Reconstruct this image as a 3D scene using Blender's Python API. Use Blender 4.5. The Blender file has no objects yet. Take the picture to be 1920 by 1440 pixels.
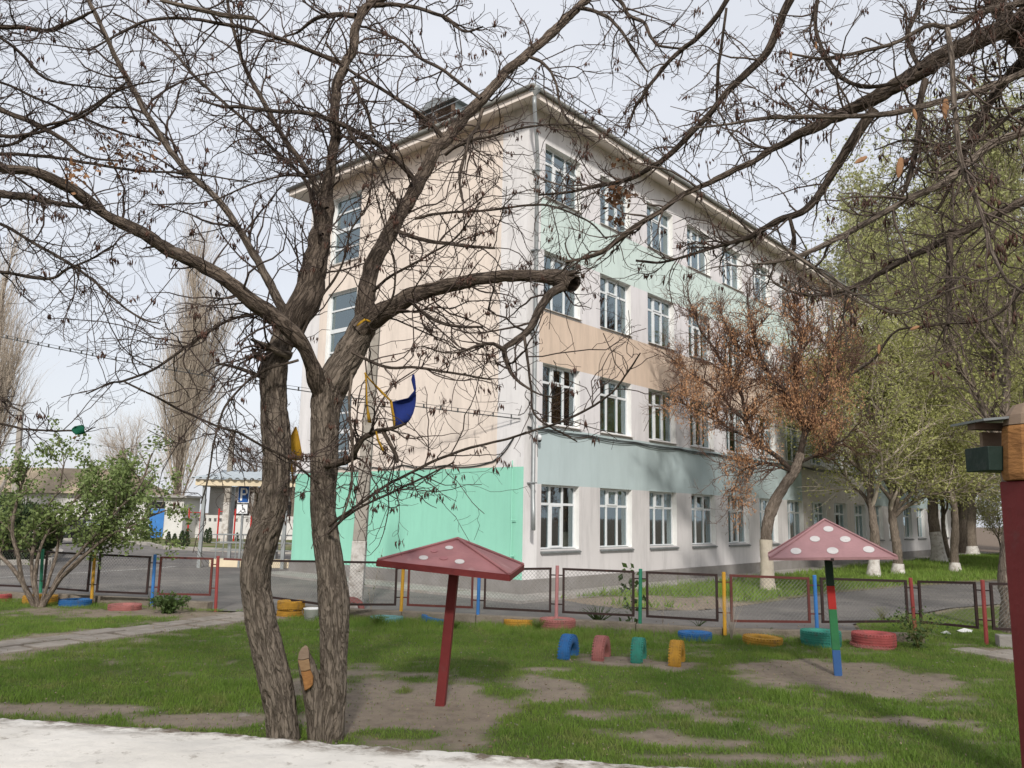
import bpy, math, random
import numpy as np
from mathutils import Vector, Matrix, noise as mnoise
random.seed(7)
RNG = np.random.default_rng(11)
R = math.radians
SC = bpy.context.scene
COL = SC.collection

# ------------------------------------------------------------------ camera, sky, sun, exposure
CAM_H = 2.15
F_PX = 1515.5            # focal length in pixels of the 1920 px wide photograph
PITCH, ROLL = R(9.181), R(1.0656)
cam = bpy.data.cameras.new('camera')
cam.sensor_width = 36.0
cam.lens = F_PX / 1920 * 36.0
cam.clip_start, cam.clip_end = 0.05, 2000
cam_ob = bpy.data.objects.new('camera', cam)
COL.objects.link(cam_ob)
cam_ob.matrix_world = (Matrix.Translation((0, 0, CAM_H)) @ Matrix.Rotation(R(90) + PITCH, 4, 'X')
                       @ Matrix.Rotation(ROLL, 4, 'Z'))
SC.camera = cam_ob

SUN_EL, SUN_AZ_TRAVEL = R(35), R(-3)      # light travels towards +Y, slightly +X
w = bpy.data.worlds.new('World')
SC.world = w
w.use_nodes = True
nt = w.node_tree
nt.nodes.clear()
out = nt.nodes.new('ShaderNodeOutputWorld')
bg = nt.nodes.new('ShaderNodeBackground')
bg.inputs['Strength'].default_value = 0.1
sky = nt.nodes.new('ShaderNodeTexSky')
sky.sky_type = 'NISHITA'
sky.sun_disc = False
sky.sun_elevation = SUN_EL
sky.sun_rotation = R(180) + SUN_AZ_TRAVEL
sky.dust_density = 3.0
# thin high overcast: a soft noise veil of cloud over the clear sky
tc = nt.nodes.new('ShaderNodeTexCoord')
mp = nt.nodes.new('ShaderNodeMapping')
mp.inputs['Scale'].default_value = (1.2, 1.2, 3.5)
nz = nt.nodes.new('ShaderNodeTexNoise')
nz.inputs['Scale'].default_value = 1.6
nz.inputs['Detail'].default_value = 5
nz.inputs['Roughness'].default_value = 0.5
ramp = nt.nodes.new('ShaderNodeValToRGB')
ramp.color_ramp.elements[0].position = 0.3
ramp.color_ramp.elements[0].color = (6.7, 6.9, 7.35, 1)
ramp.color_ramp.elements[1].position = 0.7
ramp.color_ramp.elements[1].color = (7.6, 7.75, 8.15, 1)
mix = nt.nodes.new('ShaderNodeMix')
mix.data_type = 'RGBA'
mix.inputs['Factor'].default_value = 0.80
nt.links.new(tc.outputs['Generated'], mp.inputs['Vector'])
nt.links.new(mp.outputs['Vector'], nz.inputs['Vector'])
nt.links.new(nz.outputs['Fac'], ramp.inputs['Fac'])
nt.links.new(sky.outputs['Color'], mix.inputs['A'])
nt.links.new(ramp.outputs['Color'], mix.inputs['B'])
nt.links.new(mix.outputs['Result'], bg.inputs['Color'])
nt.links.new(bg.outputs['Background'], out.inputs['Surface'])

sl = bpy.data.lights.new('sun', 'SUN')
sl.energy = 2.9
sl.angle = R(4.5)
sl.color = (1.0, 0.955, 0.89)
so = bpy.data.objects.new('sun', sl)
COL.objects.link(so)
ld = Vector((math.sin(SUN_AZ_TRAVEL) * math.cos(SUN_EL), math.cos(SUN_AZ_TRAVEL) * math.cos(SUN_EL), -math.sin(SUN_EL)))
so.rotation_euler = ld.to_track_quat('-Z', 'Y').to_euler()
so.location = (0, -30, 40)

SC.view_settings.view_transform = 'Standard'
SC.view_settings.look = 'None'
SC.view_settings.exposure = 0.36
SC.view_settings.gamma = 1.0
SC.view_settings.use_curve_mapping = False

# ------------------------------------------------------------------ measuring helpers
def ray(px, py):
    a, b = px - 960, py - 720
    c, s = math.cos(-ROLL), math.sin(-ROLL)
    a, b = a * c - b * s, a * s + b * c
    x, u = a / F_PX, -b / F_PX
    c, s = math.cos(PITCH), math.sin(PITCH)
    return np.array([x, c - u * s, s + u * c])
def at(px, py, y):
    d = ray(px, py)
    p = d * (y / d[1]); p[2] += CAM_H
    return p
def gp(px, py, z=0.0):
    d = ray(px, py)
    p = d * ((z - CAM_H) / d[2]); p[2] = z
    return p

# ------------------------------------------------------------------ object helpers
def link(o, parent=None):
    COL.objects.link(o)
    if parent is not None:
        o.parent = parent
    return o
def tag(o, label=None, cat=None, group=None, kind=None):
    if label: o['label'] = label
    if cat: o['category'] = cat
    if group: o['group'] = group
    if kind: o['kind'] = kind
    return o
def thing(name, label, cat, loc=(0, 0, 0), rotz=0.0, group=None):
    o = bpy.data.objects.new(name, None)
    o.empty_display_size = 0.2
    o.location = loc
    o.rotation_euler = (0, 0, rotz)
    link(o)
    return tag(o, label, cat, group)
def mesh_np(name, verts, faces, mat, parent=None, uv=None, smooth=False, origin=None, attr=None):
    """faces: (n,3) or (n,4) int array"""
    verts = np.asarray(verts, dtype=np.float32)
    if origin is not None:
        verts = verts - np.asarray(origin, dtype=np.float32)
    faces = np.asarray(faces, dtype=np.int32)
    n, k = faces.shape
    me = bpy.data.meshes.new(name)
    me.vertices.add(len(verts))
    me.vertices.foreach_set('co', verts.ravel())
    me.loops.add(n * k)
    me.loops.foreach_set('vertex_index', faces.ravel())
    me.polygons.add(n)
    me.polygons.foreach_set('loop_start', np.arange(0, n * k, k, dtype=np.int32))
    me.polygons.foreach_set('loop_total', np.full(n, k, dtype=np.int32))
    if smooth:
        me.polygons.foreach_set('use_smooth', np.ones(n, dtype=bool))
    if uv is not None:
        l = me.uv_layers.new(name='UVMap')
        l.data.foreach_set('uv', np.asarray(uv, dtype=np.float32)[faces.ravel()].ravel())
    if attr is not None:
        a = me.attributes.new('grassy', 'FLOAT', 'POINT')
        a.data.foreach_set('value', np.asarray(attr, dtype=np.float32))
    me.update(calc_edges=True)
    me.validate()
    if mat is not None: me.materials.append(mat)
    o = bpy.data.objects.new(name, me)
    return link(o, parent)

class MB:
    """collects simple solids into one mesh"""
    def __init__(self): self.v, self.f, self.m = [], [], []
    def add(self, verts, faces, M=None, mi=0):
        b = len(self.v)
        for p in verts:
            p = Vector(p)
            self.v.append(tuple(M @ p) if M is not None else tuple(p))
        for f in faces:
            self.f.append([b + i for i in f]); self.m.append(mi)
        return self
    def box(self, x0, x1, y0, y1, z0, z1, M=None, mi=0):
        if x0 > x1: x0, x1 = x1, x0
        if y0 > y1: y0, y1 = y1, y0
        if z0 > z1: z0, z1 = z1, z0
        v = [(x0, y0, z0), (x1, y0, z0), (x1, y1, z0), (x0, y1, z0), (x0, y0, z1), (x1, y0, z1), (x1, y1, z1), (x0, y1, z1)]
        return self.add(v, [(0, 3, 2, 1), (4, 5, 6, 7), (0, 1, 5, 4), (1, 2, 6, 5), (2, 3, 7, 6), (3, 0, 4, 7)], M, mi)
    def prism(self, poly, z0, z1, M=None, mi=0):
        n = len(poly)
        v = [(x, y, z0) for x, y in poly] + [(x, y, z1) for x, y in poly]
        f = [tuple(range(n - 1, -1, -1)), tuple(range(n, 2 * n))] + [(i, (i + 1) % n, n + (i + 1) % n, n + i) for i in range(n)]
        return self.add(v, f, M, mi)
    def tube(self, pts, rad, sides=6, M=None, mi=0, cap=True):
        pts = [Vector(p) for p in pts]
        if not hasattr(rad, '__len__'): rad = [rad] * len(pts)
        v, f = [], []
        up = None
        for i, p in enumerate(pts):
            t = (pts[min(i + 1, len(pts) - 1)] - pts[max(i - 1, 0)]).normalized()
            if up is None:
                up = t.cross(Vector((0.31, 0.87, 0.37))).normalized()
            up = (up - t * up.dot(t)).normalized()
            s = t.cross(up)
            for k in range(sides):
                a = 2 * math.pi * k / sides
                v.append(p + (up * math.cos(a) + s * math.sin(a)) * rad[i])
        for i in range(len(pts) - 1):
            for k in range(sides):
                k2 = (k + 1) % sides
                f.append((i * sides + k, i * sides + k2, (i + 1) * sides + k2, (i + 1) * sides + k))
        if cap:
            f.append(tuple(range(sides - 1, -1, -1)))
            f.append(tuple((len(pts) - 1) * sides + k for k in range(sides)))
        return self.add(v, f, M, mi)
    def lathe(self, prof, n=32, M=None, mi=0, closed=True):
        v, f = [], []
        m = len(prof)
        for i in range(n):
            a = 2 * math.pi * i / n
            for r, z in prof: v.append((r * math.cos(a), r * math.sin(a), z))
        for i in range(n):
            j = (i + 1) % n
            for k in range(m if closed else m - 1):
                k2 = (k + 1) % m
                f.append((i * m + k, j * m + k, j * m + k2, i * m + k2))
        return self.add(v, f, M, mi)
    def build(self, name, mats, parent=None, smooth=False, bevel=0.0, origin=None):
        me = bpy.data.meshes.new(name)
        vs = self.v
        if origin is not None: vs = [(x - origin[0], y - origin[1], z - origin[2]) for x, y, z in vs]
        me.from_pydata(vs, [], self.f)
        if not isinstance(mats, (list, tuple)): mats = [mats]
        for m in mats: me.materials.append(m)
        if len(mats) > 1: me.polygons.foreach_set('material_index', self.m)
        if smooth: me.polygons.foreach_set('use_smooth', [True] * len(me.polygons))
        me.update()
        o = bpy.data.objects.new(name, me)
        link(o, parent)
        if bevel:
            b = o.modifiers.new('bevel', 'BEVEL'); b.width = bevel; b.segments = 2; b.limit_method = 'ANGLE'
        return o
def put(name, mesh, parent, loc=(0, 0, 0), rot=(0, 0, 0)):
    o = bpy.data.objects.new(name, mesh)
    o.location = loc; o.rotation_euler = rot
    return link(o, parent)
def copy_tree(o, parent=None):
    c = o.copy(); COL.objects.link(c); c.parent = parent
    for ch in list(o.children): copy_tree(ch, c)
    return c

# ------------------------------------------------------------------ materials
def pmat(name, c1, c2=None, scale=4.0, rough=0.8, bump=0.0, bscale=None, spec=0.3, metallic=0.0, stretch=(1, 1, 1),
         detail=6.0, c3=None, c3scale=1.0, c3lo=0.55, c3hi=0.75, uv=False, trans=0.0, streak=None):
    m = bpy.data.materials.new(name); m.use_nodes = True
    t = m.node_tree; N = t.nodes; L = t.links
    b = N['Principled BSDF']
    b.inputs['Roughness'].default_value = rough
    b.inputs['Metallic'].default_value = metallic
    b.inputs['Specular IOR Level'].default_value = spec
    tcn = N.new('ShaderNodeTexCoord')
    mpn = N.new('ShaderNodeMapping'); mpn.inputs['Scale'].default_value = stretch
    L.new(tcn.outputs['UV' if uv else 'Object'], mpn.inputs['Vector'])
    n1 = N.new('ShaderNodeTexNoise'); n1.inputs['Scale'].default_value = scale; n1.inputs['Detail'].default_value = detail
    n1.inputs['Roughness'].default_value = 0.62
    L.new(mpn.outputs['Vector'], n1.inputs['Vector'])
    col = None
    if c2 is None: c2 = tuple(x * 0.8 for x in c1)
    r = N.new('ShaderNodeValToRGB')
    r.color_ramp.elements[0].position = 0.32; r.color_ramp.elements[0].color = (*c2, 1)
    r.color_ramp.elements[1].position = 0.68; r.color_ramp.elements[1].color = (*c1, 1)
    L.new(n1.outputs['Fac'], r.inputs['Fac'])
    col = r.outputs['Color']
    if c3 is not None:
        n3 = N.new('ShaderNodeTexNoise'); n3.inputs['Scale'].default_value = c3scale; n3.inputs['Detail'].default_value = 7
        n3.inputs['Roughness'].default_value = 0.7
        mp3 = N.new('ShaderNodeMapping'); mp3.inputs['Scale'].default_value = streak or (1, 1, 1)
        mp3.inputs['Location'].default_value = (3.1, 1.7, 0.4)
        L.new(tcn.outputs['UV' if uv else 'Object'], mp3.inputs['Vector'])
        L.new(mp3.outputs['Vector'], n3.inputs['Vector'])
        r3 = N.new('ShaderNodeMapRange'); r3.inputs['From Min'].default_value = c3lo; r3.inputs['From Max'].default_value = c3hi
        r3.inputs['To Min'].default_value = 1.0; r3.inputs['To Max'].default_value = 0.0
        L.new(n3.outputs['Fac'], r3.inputs['Value'])
        mx = N.new('ShaderNodeMix'); mx.data_type = 'RGBA'
        L.new(r3.outputs['Result'], mx.inputs['Factor']); L.new(col, mx.inputs['B']); mx.inputs['A'].default_value = (*c3, 1)
        col = mx.outputs['Result']
    L.new(col, b.inputs['Base Color'])
    if bump:
        n2 = N.new('ShaderNodeTexNoise'); n2.inputs['Scale'].default_value = bscale or scale * 6; n2.inputs['Detail'].default_value = 5
        L.new(mpn.outputs['Vector'], n2.inputs['Vector'])
        bp = N.new('ShaderNodeBump'); bp.inputs['Strength'].default_value = bump; bp.inputs['Distance'].default_value = 0.02
        L.new(n2.outputs['Fac'], bp.inputs['Height']); L.new(bp.outputs['Normal'], b.inputs['Normal'])
    if trans:
        tr = N.new('ShaderNodeBsdfTranslucent'); L.new(col, tr.inputs['Color'])
        ms = N.new('ShaderNodeMixShader'); ms.inputs['Fac'].default_value = trans
        L.new(b.outputs['BSDF'], ms.inputs[1]); L.new(tr.outputs['BSDF'], ms.inputs[2])
        L.new(ms.outputs['Shader'], N['Material Output'].inputs['Surface'])
    return m
def wallmat(name, c, stain=0.75, srgb=None):
    """painted render with faint rain streaks and blotches"""
    return pmat(name, c, tuple(x * 0.93 for x in c), scale=0.8, rough=0.9, bump=0.25, bscale=45, spec=0.15,
                c3=tuple(x * stain for x in c), c3scale=1.5, c3lo=0.46, c3hi=0.78, streak=(2.2, 2.2, 0.3))
M = {}
M['white_wall'] = wallmat('white wall paint', (0.71, 0.69, 0.685))
M['lilac'] = wallmat('pale lilac wall paint', (0.68, 0.655, 0.665))
M['low_wall'] = wallmat('dusty pale ground floor paint', (0.59, 0.565, 0.56), 0.72)
M['beige'] = wallmat('beige wall paint', (0.56, 0.51, 0.47))
M['peach'] = wallmat('peach wall paint', (0.75, 0.655, 0.575))
M['peach2'] = wallmat('deeper peach wall paint', (0.63, 0.50, 0.40))
M['mint'] = wallmat('mint wall paint', (0.57, 0.665, 0.63))
M['blue_grey'] = wallmat('grey blue wall paint', (0.44, 0.52, 0.53), 0.87)
M['green'] = wallmat('bright mint green wall paint', (0.29, 0.62, 0.48), 0.86)
M['plinth'] = pmat('grey cement plinth', (0.26, 0.245, 0.235), (0.2, 0.185, 0.17), 1.5, 0.95, 0.5, 30, 0.15, c3=(0.15, 0.13, 0.11), c3scale=0.9)
M['pavement'] = pmat('worn concrete paving', (0.36, 0.34, 0.315), (0.25, 0.235, 0.215), 2.5, 0.95, 0.5, 40, 0.15, c3=(0.2, 0.17, 0.13), c3scale=0.8)
M['reveal'] = pmat('white reveal paint', (0.78, 0.765, 0.74), (0.7, 0.69, 0.67), 3, 0.8)
M['pvc'] = pmat('white window plastic', (0.68, 0.70, 0.71), (0.60, 0.62, 0.63), 6, 0.35, spec=0.5)
M['sill_metal'] = pmat('grey sill flashing', (0.17, 0.18, 0.18), (0.11, 0.115, 0.115), 5, 0.5, spec=0.5)
M['sill_white'] = pmat('white sill', (0.55, 0.52, 0.49), (0.42, 0.39, 0.36), 5, 0.7)
M['zinc'] = pmat('weathered zinc sheet', (0.33, 0.35, 0.35), (0.22, 0.235, 0.235), 3, 0.45, spec=0.5, metallic=0.5)
M['gutter'] = pmat('dull grey gutter', (0.21, 0.21, 0.195), (0.13, 0.13, 0.12), 2, 0.6)
M['roof'] = pmat('dark roof sheet', (0.13, 0.125, 0.115), (0.08, 0.075, 0.07), 2, 0.7)
M['soffit'] = pmat('pale soffit paint', (0.74, 0.67, 0.61), (0.68, 0.60, 0.54), 1.2, 0.9)
M['rail_metal'] = pmat('grey rail metal', (0.2, 0.21, 0.22), (0.14, 0.15, 0.16), 5, 0.5, spec=0.4)
M['louvre'] = pmat('weathered brown timber', (0.16, 0.11, 0.08), (0.08, 0.055, 0.04), 5, 0.9, stretch=(1, 1, 6))
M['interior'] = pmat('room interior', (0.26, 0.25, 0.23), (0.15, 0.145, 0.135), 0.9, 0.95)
M['curtain'] = pmat('thin curtain cloth', (0.5, 0.5, 0.46), (0.4, 0.41, 0.38), 3, 0.9, stretch=(8, 8, 0.4))
M['cable'] = pmat('dark cable sheath', (0.05, 0.055, 0.055), (0.03, 0.03, 0.03), 6, 0.6)
def glassmat():
    m = bpy.data.materials.new('window glass'); m.use_nodes = True
    t = m.node_tree; N = t.nodes; L = t.links; N.remove(N['Principled BSDF'])
    tr = N.new('ShaderNodeBsdfTransparent'); tr.inputs['Color'].default_value = (0.60, 0.74, 0.71, 1)
    gl = N.new('ShaderNodeBsdfGlossy'); gl.inputs['Roughness'].default_value = 0.03; gl.inputs['Color'].default_value = (0.8, 0.95, 1.0, 1)
    fr = N.new('ShaderNodeFresnel'); fr.inputs['IOR'].default_value = 1.75
    ad = N.new('ShaderNodeMath'); ad.operation = 'MULTIPLY_ADD'; ad.inputs[1].default_value = 1.7; ad.inputs[2].default_value = 0.09; ad.use_clamp = True
    nz = N.new('ShaderNodeTexNoise'); nz.inputs['Scale'].default_value = 1.3
    bp = N.new('ShaderNodeBump'); bp.inputs['Strength'].default_value = 0.06; bp.inputs['Distance'].default_value = 0.05
    L.new(nz.outputs['Fac'], bp.inputs['Height']); L.new(bp.outputs['Normal'], gl.inputs['Normal'])
    mx = N.new('ShaderNodeMixShader')
    L.new(fr.outputs['Fac'], ad.inputs[0]); L.new(ad.outputs['Value'], mx.inputs['Fac'])
    L.new(tr.outputs['BSDF'], mx.inputs[1]); L.new(gl.outputs['BSDF'], mx.inputs[2])
    L.new(mx.outputs['Shader'], N['Material Output'].inputs['Surface'])
    return m
M['glass'] = glassmat()
M['asphalt'] = pmat('worn asphalt', (0.145, 0.135, 0.13), (0.10, 0.094, 0.09), 0.6, 0.92, 0.6, 90, 0.25, c3=(0.19, 0.175, 0.16), c3scale=0.5, c3lo=.44, c3hi=.66)
M['kerb'] = pmat('old concrete kerb', (0.25, 0.215, 0.175), (0.16, 0.135, 0.105), 3, 0.95, 0.8, 25, 0.15, c3=(0.11, 0.09, 0.07), c3scale=1.3)
M['kerb_pale'] = pmat('pale concrete kerb', (0.36, 0.34, 0.31), (0.26, 0.24, 0.22), 3, 0.95, 0.5, 25, 0.15)
M['slab'] = pmat('worn path slab', (0.36, 0.32, 0.28), (0.25, 0.22, 0.185), 3, 0.95, 0.7, 30, 0.15, c3=(0.2, 0.17, 0.12), c3scale=2)
M['line'] = pmat('faded road paint', (0.42, 0.41, 0.39), (0.2, 0.19, 0.18), 6, 0.9)
M['whitewash'] = pmat('whitewashed masonry', (0.74, 0.70, 0.64), (0.60, 0.565, 0.51), 2.6, 0.9, 0.9, 9, 0.2,
                      c3=(0.30, 0.26, 0.20), c3scale=3.2, c3lo=0.62, c3hi=0.82)
def edge_dirt(m, dirt):
    t = m.node_tree; N = t.nodes; L = t.links; b = N['Principled BSDF']; src = b.inputs['Base Color'].links[0].from_socket
    tcn = N.new('ShaderNodeTexCoord')
    def band(scale, lo, hi, det):
        n = N.new('ShaderNodeTexNoise'); n.inputs['Scale'].default_value = scale; n.inputs['Detail'].default_value = det; n.inputs['Roughness'].default_value = .7; L.new(tcn.outputs['Object'], n.inputs['Vector'])
        r = N.new('ShaderNodeMapRange'); r.inputs['From Min'].default_value = lo; r.inputs['From Max'].default_value = hi; L.new(n.outputs['Fac'], r.inputs['Value']); return r
    a = N.new('ShaderNodeAttribute'); a.attribute_name = 'grassy'
    n1 = band(9, .44, .58, 8); mu = N.new('ShaderNodeMath'); mu.operation = 'MULTIPLY'; L.new(a.outputs['Fac'], mu.inputs[0]); L.new(n1.outputs['Result'], mu.inputs[1])
    n2 = band(22, .58, .68, 8); m2 = N.new('ShaderNodeMath'); m2.operation = 'MULTIPLY_ADD'; m2.inputs[1].default_value = .6; m2.use_clamp = True; L.new(n2.outputs['Result'], m2.inputs[0]); L.new(mu.outputs['Value'], m2.inputs[2])
    mx = N.new('ShaderNodeMix'); mx.data_type = 'RGBA'; mx.inputs['A'].default_value = (*dirt, 1); iv = N.new('ShaderNodeMath'); iv.operation = 'SUBTRACT'; iv.inputs[0].default_value = 1.0; iv.use_clamp = True; L.new(m2.outputs['Value'], iv.inputs[1]); L.new(iv.outputs['Value'], mx.inputs['Factor']); L.new(src, mx.inputs['B']); L.new(mx.outputs['Result'], b.inputs['Base Color'])
edge_dirt(M['whitewash'], (0.17, 0.135, 0.10))
def barkmat(name, c1, c2, crack, su=9.0, sv=1.6):
    m = bpy.data.materials.new(name); m.use_nodes = True
    t = m.node_tree; N = t.nodes; L = t.links; b = N['Principled BSDF']
    b.inputs['Roughness'].default_value = 0.95; b.inputs['Specular IOR Level'].default_value = 0.1
    tcn = N.new('ShaderNodeTexCoord'); mpn = N.new('ShaderNodeMapping'); mpn.inputs['Scale'].default_value = (su, sv, 1)
    L.new(tcn.outputs['UV'], mpn.inputs['Vector'])
    def line(scale, dist, w0, w1, loc):
        mq = N.new('ShaderNodeMapping'); mq.inputs['Location'].default_value = (loc, loc * 1.7, 0); L.new(mpn.outputs['Vector'], mq.inputs['Vector'])
        q = N.new('ShaderNodeTexNoise'); q.inputs['Scale'].default_value = scale; q.inputs['Detail'].default_value = 3.5; q.inputs['Roughness'].default_value = 0.55; q.inputs['Distortion'].default_value = dist
        L.new(mq.outputs['Vector'], q.inputs['Vector'])
        sb_ = N.new('ShaderNodeMath'); sb_.operation = 'SUBTRACT'; sb_.inputs[1].default_value = 0.5; L.new(q.outputs['Fac'], sb_.inputs[0])
        ab = N.new('ShaderNodeMath'); ab.operation = 'ABSOLUTE'; L.new(sb_.outputs['Value'], ab.inputs[0])
        mr = N.new('ShaderNodeMapRange'); mr.inputs['From Min'].default_value = w0; mr.inputs['From Max'].default_value = w1; L.new(ab.outputs['Value'], mr.inputs['Value'])
        return mr
    la, lb = line(1.5, 0.5, -0.012, 0.05, 0.0), line(3.4, 0.4, -0.03, 0.04, 5.3)
    cr = N.new('ShaderNodeMath'); cr.operation = 'MULTIPLY'; L.new(la.outputs['Result'], cr.inputs[0]); L.new(lb.outputs['Result'], cr.inputs[1])
    n1 = N.new('ShaderNodeTexNoise'); n1.inputs['Scale'].default_value = 5.0; n1.inputs['Detail'].default_value = 8
    n1.inputs['Roughness'].default_value = 0.7
    L.new(mpn.outputs['Vector'], n1.inputs['Vector'])
    r = N.new('ShaderNodeValToRGB')
    r.color_ramp.elements[0].position = 0.3; r.color_ramp.elements[0].color = (*c2, 1)
    r.color_ramp.elements[1].position = 0.7; r.color_ramp.elements[1].color = (*c1, 1)
    L.new(n1.outputs['Fac'], r.inputs['Fac'])
    mx = N.new('ShaderNodeMix'); mx.data_type = 'RGBA'; mx.inputs['A'].default_value = (*crack, 1)
    L.new(cr.outputs['Value'], mx.inputs['Factor']); L.new(r.outputs['Color'], mx.inputs['B'])
    L.new(mx.outputs['Result'], b.inputs['Base Color'])
    ad = N.new('ShaderNodeMath'); ad.operation = 'MULTIPLY_ADD'; ad.inputs[1].default_value = 0.45
    L.new(n1.outputs['Fac'], ad.inputs[0]); L.new(cr.outputs['Value'], ad.inputs[2])
    bp = N.new('ShaderNodeBump'); bp.inputs['Strength'].default_value = 0.8; bp.inputs['Distance'].default_value = 0.025
    L.new(ad.outputs['Value'], bp.inputs['Height']); L.new(bp.outputs['Normal'], b.inputs['Normal'])
    return m
M['bark'] = barkmat('fissured grey brown bark', (0.25, 0.205, 0.165), (0.195, 0.16, 0.128), (0.095, 0.075, 0.06))
M['bark_limb'] = barkmat('dark brown limb bark', (0.21, 0.165, 0.13), (0.14, 0.11, 0.087), (0.05, 0.038, 0.03))
M['bark_dark'] = barkmat('dark branch bark', (0.17, 0.135, 0.108), (0.105, 0.082, 0.066), (0.042, 0.032, 0.025))
M['bark_pale'] = barkmat('pale branch bark', (0.29, 0.24, 0.195), (0.20, 0.16, 0.13), (0.10, 0.078, 0.062))
M['bark_seed'] = barkmat('brown limb bark', (0.11, 0.085, 0.068), (0.065, 0.05, 0.04), (0.03, 0.022, 0.018))
M['twig'] = pmat('dark twig bark', (0.10, 0.072, 0.06), (0.052, 0.038, 0.032), 8, 0.9)
M['twig_c'] = pmat('grey brown twig bark', (0.155, 0.118, 0.095), (0.085, 0.064, 0.052), 8, 0.9)
M['twig_pale'] = pmat('grey twig bark', (0.17, 0.135, 0.105), (0.11, 0.085, 0.065), 8, 0.9)
M['twig_tan'] = pmat('tan poplar twig bark', (0.50, 0.43, 0.35), (0.38, 0.32, 0.26), 3, 0.9)
M['twig_red'] = pmat('reddish twig bark', (0.15, 0.085, 0.06), (0.09, 0.053, 0.04), 6, 0.9)
M['pod'] = pmat('dry seed pod', (0.13, 0.065, 0.045), (0.07, 0.04, 0.03), 9, 0.8)
M['pod_pale'] = pmat('tan papery pod', (0.50, 0.28, 0.15), (0.34, 0.18, 0.09), 9, 0.8, trans=0.2)
M['dead_leaf'] = pmat('dead brown leaf', (0.22, 0.11, 0.055), (0.12, 0.065, 0.035), 7, 0.9, trans=0.25)
M['leaf'] = pmat('dark green leaf', (0.095, 0.145, 0.04), (0.05, 0.085, 0.025), 1.4, 0.6, spec=0.3, trans=0.25)
M['leaf_young'] = pmat('fresh yellow green leaf', (0.37, 0.375, 0.135), (0.27, 0.28, 0.10), 0.6, 0.65, trans=0.35)
M['leaf_poplar'] = pmat('pale spring poplar leaf', (0.40, 0.42, 0.19), (0.32, 0.33, 0.15), 0.4, 0.65, trans=0.35)
M['leaf_shrub'] = pmat('mid green shrub leaf', (0.23, 0.29, 0.10), (0.13, 0.18, 0.06), 1.2, 0.6, trans=0.3)
M['conifer'] = pmat('dark conifer needles', (0.04, 0.065, 0.025), (0.022, 0.038, 0.016), 4, 0.8)
M['grass_blade'] = pmat('grass blade', (0.195, 0.295, 0.05), (0.115, 0.20, 0.036), 0.7, 0.7, spec=0.2, detail=8, trans=0.3,
                        c3=(0.29, 0.265, 0.11), c3scale=3.2, c3lo=0.5, c3hi=0.78)
M['cut_wood'] = pmat('cut weathered wood', (0.30, 0.22, 0.16), (0.22, 0.155, 0.11), 8, 0.9, stretch=(1, 1, 4))
M['cut_pale'] = pmat('pale split wood', (0.34, 0.22, 0.12), (0.25, 0.15, 0.08), 9, 0.9, stretch=(1, 1, 4))
M['raw_wood'] = pmat('orange exposed wood', (0.40, 0.19, 0.065), (0.22, 0.10, 0.035), 14, 0.8, 0.4, 30, stretch=(1, 1, 2.5))
def paint(name, c, rough=0.6, wear=None, ws=6):
    return pmat(name, c, tuple(x * 0.78 for x in c), 3, rough, 0.15, 25, 0.35, c3=wear or tuple(x * 0.5 + 0.04 for x in c), c3scale=ws, c3lo=0.58, c3hi=0.8)
M['red'] = paint('faded dark red paint', (0.20, 0.028, 0.028))
M['red_roof'] = paint('sun faded red roof paint', (0.38, 0.165, 0.168), 0.6, (0.48, 0.30, 0.285), 3.5)
M['pink_roof'] = paint('faded pink roof paint', (0.41, 0.225, 0.23), 0.6, (0.34, 0.185, 0.185), 2.5)
M['dot'] = paint('white dot paint', (0.66, 0.62, 0.6))
M['dot_old'] = paint('worn pinkish dot paint', (0.38, 0.15, 0.16))
M['pole_dark'] = paint('very dark green paint', (0.018, 0.045, 0.03))
M['tray'] = paint('almost black green paint', (0.012, 0.03, 0.022))
M['pole_red'] = paint('bright red paint', (0.50, 0.03, 0.025))
M['pole_green'] = paint('mid green paint', (0.035, 0.20, 0.075))
M['pole_blue'] = paint('royal blue paint', (0.045, 0.13, 0.34))
M['p_green'] = paint('green post paint', (0.03, 0.22, 0.13))
M['p_yellow'] = paint('yellow post paint', (0.58, 0.31, 0.03))
M['p_blue'] = paint('blue post paint', (0.045, 0.19, 0.50))
M['p_red'] = paint('red post paint', (0.30, 0.055, 0.05))
M['p_pink'] = paint('dusty pink post paint', (0.45, 0.20, 0.20))
M['frame_dark'] = paint('chipped brown black frame paint', (0.035, 0.018, 0.016), 0.55, (0.12, 0.05, 0.035), 12)
M['frame_red'] = paint('rusty red frame paint', (0.12, 0.03, 0.025), 0.55, (0.22, 0.08, 0.04), 12)
M['wire'] = pmat('galvanised wire', (0.24, 0.235, 0.22), (0.15, 0.145, 0.135), 8, 0.6, spec=0.4)
def tpaint(name, c):
    return pmat(name, c, tuple(x * .7 for x in c), 5, .8, .2, 30, .25, c3=(0.10, 0.082, 0.068), c3scale=9, c3lo=.53, c3hi=.80)
M['t_yellow'] = tpaint('yellow tyre paint', (0.50, 0.27, 0.04))
M['t_blue'] = tpaint('blue tyre paint', (0.035, 0.15, 0.38))
M['t_pink'] = tpaint('faded pink tyre paint', (0.40, 0.155, 0.14))
M['t_red'] = tpaint('faded red tyre paint', (0.42, 0.10, 0.095))
M['t_teal'] = tpaint('teal green tyre paint', (0.045, 0.25, 0.19))
M['t_lblue'] = tpaint('pale teal tyre paint', (0.16, 0.34, 0.35))
M['concrete'] = pmat('concrete pole', (0.36, 0.33, 0.29), (0.26, 0.235, 0.205), 2.5, 0.95, 0.4, 30, 0.15, c3=(0.18, 0.16, 0.14), c3scale=3)
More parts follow.
